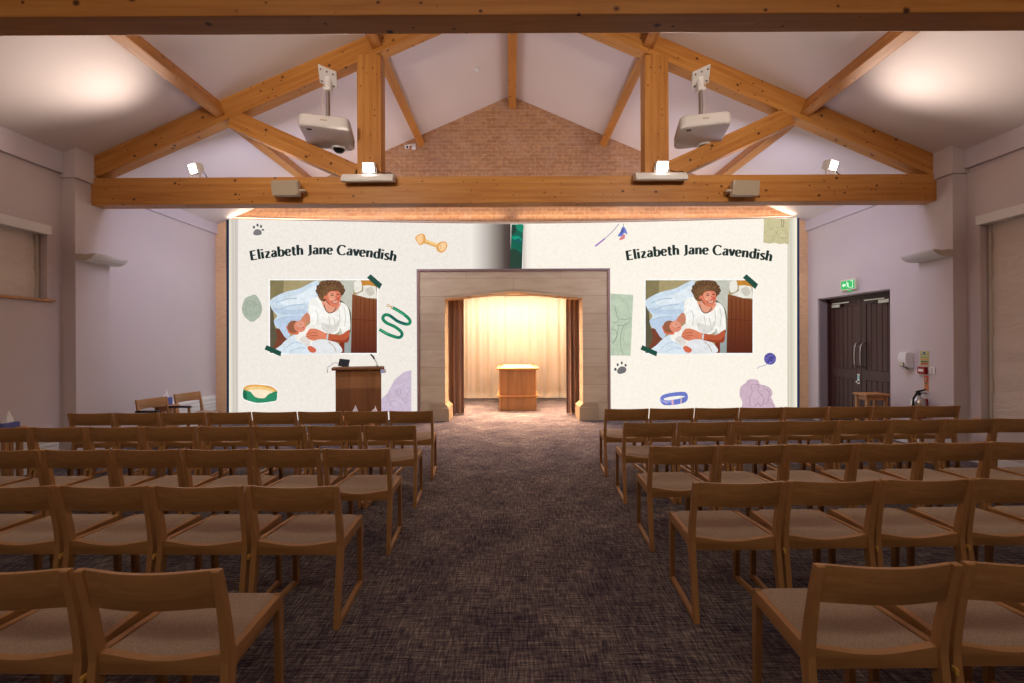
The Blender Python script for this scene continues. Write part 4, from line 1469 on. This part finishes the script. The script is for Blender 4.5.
def make_chair(name, label, loc, rotz, group, arms=False):
    t = thing(name, label, 'armchair' if arms else 'chair', loc, rotz, group)
    t.scale = (1.03, .97, 1.0)
    obj('seat', cseat(), M['seat'], t, local=True)
    xo, xi = .2525, .2225
    # back board, bowed towards the rear
    N = 20
    zb, zt_ = .652, .797

    def yb(x, z):
        k = max(0.0, 1 - (abs(x) / .2225) ** 2.2)
        base = .012 + (.8 - z) * .17
        return base - .036 * k * (0.6 + .4 * math.cos(x / .2225 * PI / 2))

    bk = MB()
    th = .017
    xs = [-xi + 2 * xi * i / N for i in range(N + 1)]

    def strip(f):
        bk.grid(lambda u, v: f(xs[int(round(u * N))], v), N, 1)
    bot = lambda x: zb + .006 * (1 - (abs(x) / .2225) ** 2)
    strip(lambda x, v: Vector((x, yb(x, bot(x) + v * (zt_ - bot(x))), bot(x) + v * (zt_ - bot(x)))))
    strip(lambda x, v: Vector((x, yb(x, bot(x) + v * (zt_ - bot(x))) + th, bot(x) + v * (zt_ - bot(x)))))
    strip(lambda x, v: Vector((x, yb(x, zt_) + v * th, zt_)))
    strip(lambda x, v: Vector((x, yb(x, bot(x)) + v * th, bot(x))))
    bk.add([(s, yb(s, z) + d, z) for s in (-xi, xi) for z in (zb, zt_) for d in (0, th)], [(0, 1, 3, 2), (4, 6, 7, 5)])
    obj('backrest', bk, M['oak_x'], t, local=True)
    rear = [(0.0, 0.0), (.024, .2), (.05, .38), (.056, .44), (.05, .52), (.03, .66), (.0, .795), (.004, .80), (.026, .80), (.03, .797), (.06, .68), (.088, .55), (.102, .47), (.108, .43), (.1, .37), (.062, .2), (.034, 0.0)]
    fore = [(.482, 0.0), (.476, .2), (.468, .40), (.47, .436), (.485, .461), (.498, .460), (.512, .444), (.516, .40), (.514, .2), (.512, 0)]
    for s in (-1, 1):
        a, b = sorted((s * xi, s * xo))
        obj('rear_leg', MB().prism(rear, 0, a, b, bev=0.003), M['oak_z'], t, local=True)
        obj('front_leg', tapered(MB().prism(fore, 0, a, b, bev=0.003), s), M['oak_z'], t, local=True)
        rail = [(.095, .400), (.478, .400), (.478, .458), (.3, .463), (.095, .466)]
        obj('side_rail', tapered(MB().prism(rail, 0, a + .001, b - .001, bev=0.003), s), M['oak_y'], t, local=True)
        run = [(.03, .002), (.495, .002), (.495, .032), (.034, .03)]
        obj('runner', tapered(MB().prism(run, 0, a + .002, b - .002, bev=0.002), s), M['oak_y'], t, local=True)
    ap = MB()
    n2 = 16
    up = [(-xi + 2 * xi * i / n2, .466 - .028 * math.cos((i / n2 * 2 - 1) * PI / 2) ** 1.3) for i in range(n2 + 1)]
    ap.prism([(-xi, .388), (xi, .388)] + list(reversed(up)), 1, .068, .1)
    obj('rear_rail', ap, M['oak_x'], t, local=True)
    obj('front_rail', MB().box((-xi + .032, .488, .385), (xi - .032, .51, .425), 0.003), M['oak_x'], t, local=True)
    if arms:
        for s in (-1, 1):
            a, b = sorted((s * .235, s * .29))
            o = obj('armrest', MB().prism([(.05, .615), (.46, .625), (.48, .64), (.46, .655), (.05, .645)], 0, a, b, bev=0.006), M['black'], t, local=True)
            o['label'] = 'black armrest'
            obj('arm_post', MB().prism([(.44, .42), (.47, .42), (.455, .63), (.425, .63)], 0, min(s * .25, s * .28), max(s * .25, s * .28), bev=.003), M['oak_z'], t, local=True)
    else:
        hk = MB().box((-.261, .036, .382), (-.2525, .058, .402), .003)
        hk.tube([(-.257, .038, .376), (-.257, .038, .398)], .006, 8)
        h = obj('linking_hook', hk, M['brass'], t, local=True)
        h['label'] = 'brass linking hook'
    return t


ORD = ['aisle-end', 'second', 'third', 'fourth', 'fifth', 'sixth', 'seventh', 'eighth']
ROWS = {5: 'front', 4: 'second', 3: 'third', 2: 'fourth', 1: 'rearmost'}
# px, py of the top corner at the aisle, angle, number of chairs
LEFT = {1: (218, 571.6, -1.0, 3, 1.025), 2: (337.6, 486.5, -1.0, 5, 1.03), 3: (389.3, 448.7, -.3, 7, 1.01), 4: (415.6, 425.3, 0.2, 8, 1.01), 5: (432.7, 410.8, .8, 8, 1.0)}
RIGHT = {1: (818, 566.5, 1.0, 3, 1.03), 2: (694.5, 483, 1.6, 5, 1.035), 3: (650.5, 446.5, 1.9, 7, 1.02), 4: (624, 422.8, 1.9, 8, 1.03), 5: (605, 409, 1.8, 8, 1.03)}
proto = None
for side, table in (('left', LEFT), ('right', RIGHT)):
    s = -1 if side == 'left' else 1
    for row, (px, py, deg, num, wide) in table.items():
        a_ = (px - 512) / F
        b_ = (py - 341.5) / F + ROLL * a_            # downwards
        Y = (CAMZ - .8) / b_
        X = Y * (a_ - ROLL * b_)
        ang = math.radians(deg)
        yaw = ang if side == 'left' else math.radians(0.4)
        for k in range(num):
            if k == 0:
                lab = f'oak stacking chair with taupe seat, at the aisle end of the {ROWS[row]} row, {side} block'
            else:
                lab = f'oak stacking chair with taupe seat, {ORD[k]} from the aisle in {ROWS[row]} row, {side} block'
            d = (.2525 + k * .527) * wide
            cx = X + s * d * math.cos(ang)
            cy = Y + s * d * math.sin(ang)
            jit = math.radians(random.uniform(-.5, .5)) if k else 0
            grp = f'oak chairs of the {side} block'
            if proto is None:
                proto = make_chair('stacking_chair', lab, (cx, cy, 0), yaw + jit, grp)
            else:
                q_ = dup(proto, (cx, cy, 0), yaw + jit, lab, grp, ('linking_hook',) if (side == 'right' and k == 0) or (side == 'left' and k == num - 1) else ())
                q_.scale = (wide, .97, 1.0)

# two armchairs by the left wall, a small table with tissues between them
ac = make_chair('armchair', 'wooden armchair with black arms by the left wall beside a small table', (-5.45, 6.86, 0), math.radians(-102), None, True)
ac.scale = (.95, .95, .965)
o = dup(proto, (-5.44, 7.6, 0), math.radians(-102), 'oak stacking chair alone by the left wall in front of the slatted radiator', None, ('linking_hook',))
o.scale = (.95, .95, .965)
del o['group']


def small_table(name, label, c, w, d, h, mat_top, mat_leg):
    r = thing(name, label, 'table', (c[0], c[1], 0))
    x, y = c
    obj('table_top', MB().box((x - w / 2, y - d / 2, h - .03), (x + w / 2, y + d / 2, h), .006), mat_top, r)
    obj('apron', MB().box((x - w / 2 + .04, y - d / 2 + .04, h - .1), (x + w / 2 - .04, y + d / 2 - .04, h - .03), .003), mat_top, r)
    for sx in (-1, 1):
        for sy in (-1, 1):
            lx, ly = x + sx * (w / 2 - .045), y + sy * (d / 2 - .045)
            obj('leg', MB().box((lx - .022, ly - .022, 0), (lx + .022, ly + .022, h - .03), .004), mat_leg, r)
    return r


def tissue_box(label, x, y, z, rz=0.0, w=.22, d=.12, h=.07, seed=1, box=None):
    r = thing('tissue_box', label, 'tissue box', (x, y, z), rz, 'tissue boxes')
    b = MB().box((-w / 2, -d / 2, 0), (w / 2, d / 2, h), .004)
    bo = obj('box', b, box or M['bluebox'], r, local=True)
    o = obj('slot', MB().prism(ell(0, 0, w * .33, d * .18), 2, h, h + .002), M['white'], bo, local=True)
    rd = random.Random(seed)
    n = 16
    ph = rd.uniform(0, 6)

    def fn(u, v):
        a = 2 * PI * u
        rr = .06 * (1 - v) ** .8 * (0.6 + .4 * math.sin(3 * a + ph)) * (.4 + .6 * (1 - v)) + .022 * (v) * (1 - v) * 2
        tip = .11 * v * (1 + .25 * math.sin(2 * a + ph) * v)
        return Vector((rr * math.cos(a) * 1.2 + .015 * v, rr * math.sin(a) * .5, h + tip))
    t_ = obj('tissue', MB().grid(fn, n, 6), M['paperwhite'], r, local=True)
    t_['label'] = 'white tissue pulled up to a point'
    return r


small_table('side_table', 'small oak side table between the armchair and the chair by the left wall', (-5.5, 7.23), .3, .2, .62, M['midwood_x'], M['midwood'])
tissue_box('blue and white tissue box on the table beside the armchair', -5.5, 7.23, .62, PI / 2, .12, .12, .12, 2)
small_table('side_table', 'small low table against the left wall holding a tissue box', (-5.66, 5.1), .2, .24, .66, M['midwood_x'], M['midwood'])
tissue_box('blue tissue box by the left wall under the high window', -5.66, 5.1, .66, PI / 2, .17, .11, .06, 4)
r = thing('bench', 'low oak bench in front of the lectern, mostly behind the front chairs', 'bench', (-2.62, 7.5, 0))
obj('seat', MB().box((-2.95, 7.35, .32), (-2.25, 7.65, .36), .006), M['midwood_x'], r)
for x in (-2.88, -2.36):
    obj('leg', MB().box((x, 7.38, 0), (x + .05, 7.62, .32), .004), M['midwood'], r)
tissue_box('tissue box on the low bench before the lectern, leftward one', P(354.5, 406, 7.5).x, 7.5, .36, 0, .22, .12, .07, 1)
tissue_box('tissue box on the low bench before the lectern, rightward one', P(374.5, 407, 7.5).x, 7.5, .36, 0, .22, .12, .07, 6)

# radiators
def radiator(name, label, s, xw, y0, y1, z0, z1):
    r = thing(name, label, 'radiator', (s * xw, (y0 + y1) / 2, z0))

    def bx(mb, xa, xb, ya, yb, za, zb, bev=.003):
        a, b = sorted((s * xa, s * xb))
        mb.box((a, ya, za), (b, yb, zb), bev)
    b = MB(); bx(b, xw - .07, xw - .0, y0, y1, z0, z1, .008)
    bo = obj('panel', b, M['white'], r)
    sl = MB()
    n = int((z1 - z0) / .07)
    for k in range(n):
        za = z0 + .03 + k * (z1 - z0 - .04) / n
        bx(sl, xw - .088, xw - .07, y0 + .02, y1 - .02, za, za + .045, .004)
    obj('louvre', sl, M['white'], r)
    return r


radiator('radiator', 'white slatted radiator on the left wall behind the single wall chair', -1, WF, 7.9, 9.25, .14, .55)
radiator('radiator', 'white slatted radiator low on the left wall under the high window', -1, WN, 5.0, 5.9, .14, .5)
# ------------------------------------------------------------------ right wall items
small_table('side_table', 'small light oak table in front of the dark double doors', (5.74, 7.28), .38, .3, .745, M['midwood_x'], M['midwood'])

r = thing('exit_sign', 'lit green exit sign box above the dark double doors', 'exit sign', (WF, 8.17, 2.6))
xs0 = WF - .06
obj('sign_case', MB().box((xs0, 8.0, 2.49), (WF, 8.36, 2.69), .008), M['signcase'], r)
fa = MB().box((xs0 - .004, 8.02, 2.515), (xs0, 8.34, 2.665))
f = obj('face', fa, M['signgreen'], r)
ic = MB()
X = xs0 - .006


def yz(pts):
    ic.add([(X, y, z) for y, z in pts], [tuple(range(len(pts)))])


# seen from the room the far end of the sign is at the left: arrow, running figure, doorway
yz([(8.31, 2.59), (8.27, 2.63), (8.27, 2.605), (8.225, 2.605), (8.225, 2.575), (8.27, 2.575), (8.27, 2.55)])
yz([(8.195 + .012 * math.cos(t_ * PI / 4), 2.64 + .012 * math.sin(t_ * PI / 4)) for t_ in range(8)])
yz([(8.19, 2.625), (8.17, 2.62), (8.155, 2.58), (8.175, 2.575)])
yz([(8.175, 2.585), (8.155, 2.58), (8.13, 2.53), (8.145, 2.53)])
yz([(8.175, 2.585), (8.165, 2.575), (8.19, 2.55), (8.205, 2.55), (8.2, 2.56)])
yz([(8.19, 2.622), (8.185, 2.612), (8.215, 2.595), (8.22, 2.603)])
yz([(8.175, 2.622), (8.17, 2.612), (8.145, 2.605), (8.14, 2.612)])
yz([(8.115, 2.53), (8.05, 2.53), (8.05, 2.655), (8.115, 2.655), (8.115, 2.645), (8.062, 2.645), (8.062, 2.54), (8.115, 2.54)])
obj('pictogram', ic, M['signwhite'], f)
obj('indicator_lamp', MB().box((xs0 + .01, 8.14, 2.47), (WF - .01, 8.2, 2.49), .003), M['signgreen'], r)

# dispenser
r = thing('wall_dispenser', 'white hand dispenser on the wall between doors and pilaster', 'dispenser', (WF, 6.98, 1.28))
xa = WF
poly = [(xa, 1.40), (xa - .09, 1.41), (xa - .12, 1.385), (xa - .13, 1.3), (xa - .115, 1.19), (xa - .03, 1.165), (xa, 1.165)]
obj('housing', MB().prism(poly, 1, 6.91, 7.05, bev=.008), M['white'], r)
o = obj('nozzle', MB().box((xa - .1, 6.94, 1.145), (xa - .05, 7.02, 1.168), .004), M['chrome'], r)
o = obj('push_lever', MB().box((xa - .136, 6.94, 1.19), (xa - .114, 7.02, 1.25), .006), M['chrome'], r)

# fire notices on the pilaster face
XP = 5.77 + PR


def on_pil(pxa, pxb, pya, pyb):
    ya = XP * F / (pxb - 512); yb_ = XP * F / (pxa - 512)
    ym_ = (ya + yb_) / 2
    z1_ = P(pxa, pya, ym_).z; z0_ = P(pxa, pyb, ym_).z
    return ya, yb_, z0_, z1_


ya, yb_, z0, z1 = on_pil(920.4, 929, 351, 365.5)
r = thing('fire_notice', 'pale green fire action notice with coloured bands on the right pilaster', 'notice', (XP, (ya + yb_) / 2, z0))
obj('board', MB().box((XP - .005, ya, z0), (XP, yb_, z1)), M['notice'], r)
bd = MB()
H = z1 - z0
bd.add([(XP - .006, ya + (yb_ - ya) * (.5 + .16 * math.cos(k * PI / 6)), z0 + H * .86 + .014 * math.sin(k * PI / 6)) for k in range(12)], [tuple(range(12))], 0)
for fa_, fb_, mi in ((.72, .76, 2), (.55, .58, 2), (.36, .46, 3), (.2, .32, 2), (.06, .17, 1)):
    bd.box((XP - .0065, ya + .012, z0 + H * fa_), (XP - .005, yb_ - .012, z0 + H * fb_), mi=mi)
obj('printed_bands', bd, [M['noticeblue'], M['noticered'], M['noticegreen'], M['noticeorange']], r)
ya, yb_, z0, z1 = on_pil(920.4, 928, 366.8, 373.8)
r = thing('call_point', 'red break glass call point on the right pilaster', 'call point', (XP, (ya + yb_) / 2, z0))
obj('case', MB().box((XP - .05, ya, z0), (XP, yb_, z1), .006), M['red'], r)
obj('glass_panel', MB().box((XP - .053, ya + .02, z0 + .03), (XP - .049, yb_ - .02, z1 - .03), .001), M['white'], r)
ya, yb_, z0, z1 = on_pil(929.6, 935.6, 367.2, 374.2)
r = thing('wall_switch', 'square white switch beside the red call point', 'switch', (XP, (ya + yb_) / 2, z0))
obj('plate', MB().box((XP - .012, ya, z0), (XP, yb_, z1), .003), M['white'], r)
obj('indicator', MB().box((XP - .015, (ya + yb_) / 2 - .01, z1 - .03), (XP - .011, (ya + yb_) / 2 + .01, z1 - .018)), M['red'], r)
obj('rocker', MB().box((XP - .017, (ya + yb_) / 2 - .014, z0 + .015), (XP - .011, (ya + yb_) / 2 + .014, z0 + .055), .002), M['offwhite'], r)
ya, yb_, z0, z1 = on_pil(924.2, 928.6, 376, 390.3)
r = thing('extinguisher_notice', 'narrow red and orange notice above the fire extinguisher', 'notice', (XP, (ya + yb_) / 2, z0))
obj('board', MB().box((XP - .004, ya, z0), (XP, yb_, z1)), M['noticeorange'], r)
bd = MB(); H = z1 - z0
bd.box((XP - .0055, ya, z0 + H * .56), (XP - .004, yb_, z1), mi=0)
bd.box((XP - .0055, ya + .01, z0 + H * .42), (XP - .004, yb_ - .01, z0 + H * .52), mi=1)
for k in range(4):
    bd.box((XP - .0055, ya + .01, z0 + H * (.06 + k * .085)), (XP - .004, yb_ - .01, z0 + H * (.1 + k * .085)), mi=0)
bd.tube([(XP - .0065, (ya + yb_) / 2, z0 + H * .66), (XP - .0065, (ya + yb_) / 2, z0 + H * .9)], .012, 6, mi=2)
obj('printed_bands', bd, [M['noticered'], M['noticegreen'], M['notice']], r)

# fire extinguisher on the pilaster
ex, ey = XP - .115, 6.42
r = thing('fire_extinguisher', 'steel fire extinguisher with black hose hung on the right pilaster', 'fire extinguisher', (ex, ey, .3))
cyl = obj('cylinder', MB().lathe([(.08, .0), (.088, .02), (.088, .40), (.082, .44), (.06, .475), (.03, .495), (.026, .52)], (ex, ey, .3), 28), M['steel'], r)
o = obj('label_band', MB().lathe([(.0885, .2), (.0892, .21), (.0892, .36), (.0885, .37)], (ex, ey, .3), 28), M['red'], cyl); o['label'] = 'red label band'
vh = MB().box((ex - .022, ey - .03, .815), (ex + .022, ey + .03, .845), .005)
vh.prism([(ex - .02, .845), (ex + .1, .885), (ex + .1, .9), (ex - .03, .87)], 1, ey - .012, ey + .012)
vh.prism([(ex + .0, .84), (ex + .11, .835), (ex + .11, .848), (ex + .0, .855)], 1, ey - .012, ey + .012)
obj('valve_handle', vh, M['black'], r)
hs = [(ex - .02, ey - .02, .83), (ex - .07, ey - .05, .835), (ex - .115, ey - .06, .78), (ex - .125, ey - .06, .7), (ex - .122, ey - .05, .55), (ex - .118, ey - .03, .42)]
obj('hose', MB().tube(hs, .014, 10), M['black'], r)
obj('wall_bracket', MB().box((ex + .07, ey - .03, .66), (XP, ey + .03, .76), .003), M['red'], r)

# ------------------------------------------------------------------ lights
def area(name, loc, target, size, energy, color, spread=None):
    l = bpy.data.lights.new(name, 'AREA')
    l.shape = 'RECTANGLE'
    l.size, l.size_y = size
    l.energy = energy
    l.color = color
    if spread:
        l.spread = spread
    o = bpy.data.objects.new(name, l)
    COL.objects.link(o)
    o.location = loc
    d = (Vector(target) - Vector(loc)).normalized()
    o.rotation_euler = d.to_track_quat('-Z', 'Y').to_euler()
    return o


def spot(name, loc, target, energy, color, ang, blend=0.6, r=0.05):
    l = bpy.data.lights.new(name, 'SPOT')
    l.energy = energy
    l.color = color
    l.spot_size = math.radians(ang)
    l.spot_blend = blend
    l.shadow_soft_size = r
    o = bpy.data.objects.new(name, l)
    COL.objects.link(o)
    o.location = loc
    d = (Vector(target) - Vector(loc)).normalized()
    o.rotation_euler = d.to_track_quat('-Z', 'Y').to_euler()
    return o


WARM = (1.0, 0.855, 0.745)
COOL = (0.72, 0.74, 1.0)
for s in (-1, 1):
    spot('end flood beam', (s * 4.42, 6.04, 4.0), (s * 4.9, 3.2, 4.25), 150, WARM, 118, 1.0, .2)
    spot('post flood beam', (s * 2.0, 5.9, 4.06), (s * 2.3, 3.4, 5.0), 110, WARM, 120, 1.0, .08)
# fill spots added out of frame at the nearer truss, washing the stage end
for s in (-1, 1):
    spot('stage end fill', (s * 2.3, 2.95, 4.05), (s * 1.6, 9.0, 3.9), 160, (1.0, .86, .70), 95, .7, .1)
for s in (-1, 1):
    spot('chair row fill', (s * 2.6, 2.95, 4.0), (s * 3.0, 5.0, .5), 70, (1.0, .86, .68), 85, .9, .1)  # extra unseen spots added to lift the chair rows
for s in (-1, 1):
    spot('near ceiling fill', (s * 2.7, 3.0, 4.0), (s * 3.1, 4.7, 5.3), 55, WARM, 150, 1.0, .2)  # unseen uplight added to brighten the near ceiling
    spot('far ceiling fill', (s * 1.5, 6.62, 3.95), (s * 1.5, 8.0, 6.1), 34, COOL, 140, .9, .15)  # cool uplight added behind the truss for the far ceiling
# soft fill added behind the camera, for surfaces facing it
area('rear fill', (0, -1.6, 4.9), (0, 4.0, 1.6), (6.0, .8), 70, (1.0, .83, .66))
# hidden cool fill added behind the truss beam, for the far walls
for s in (-1, 1):
    area('far wall fill', (s * 3.3, 6.58, 3.75), (s * 3.5, 9.0, 2.6), (2.2, .1), 75, COOL)
    spot('timber underside fill', (s * 3.3, TY + .05, 3.95), (s * 3.3, TY + .1, 6), 8, COOL, 165, .5, .1)  # weak cool fill added under the timber undersides
# warm light strip above the screen
for s in (-1, 1):
    area('screen strip beam', (s * 2.95, YB - .10, 4.12), (s * 2.95, YB - .06, 6.0), (5.6, .05), 15, (1.0, .76, .56))
# alcove
area('alcove curtain lamp', (.1, 11.9, 2.86), (.1, 12.5, 0), (2.8, .2), 54, (1.0, .93, .84))
area('alcove floor lamp', (.1, 11.0, 2.86), (.1, 10.25, 0), (2.6, .3), 230, (1.0, .68, .42), math.radians(92))
area('alcove front lamp', (.1, 10.4, 2.86), (.1, 9.1, 0), (2.2, .2), 120, (1.0, .65, .41), math.radians(115))

w = bpy.data.worlds.new('World')
SC.world = w
w.use_nodes = True
w.node_tree.nodes['Background'].inputs[0].default_value = (0.5, 0.45, 0.5, 1)
w.node_tree.nodes['Background'].inputs[1].default_value = 0.05

# ------------------------------------------------------------------ camera
cd = bpy.data.cameras.new('camera')
cd.sensor_width = 36
cd.lens = 16
cd.clip_start = 0.05
co = bpy.data.objects.new('camera', cd)
COL.objects.link(co)
co.matrix_world = Matrix(((1, ROLL, 0, 0), (0, 0, -1, 0), (-ROLL, 1, 0, CAMZ), (0, 0, 0, 1)))
SC.camera = co
SC.view_settings.view_transform = 'Standard'
SC.view_settings.look = 'None'
SC.view_settings.exposure = 0.0
SC.view_settings.gamma = 1.0
SC.view_settings.use_curve_mapping = False
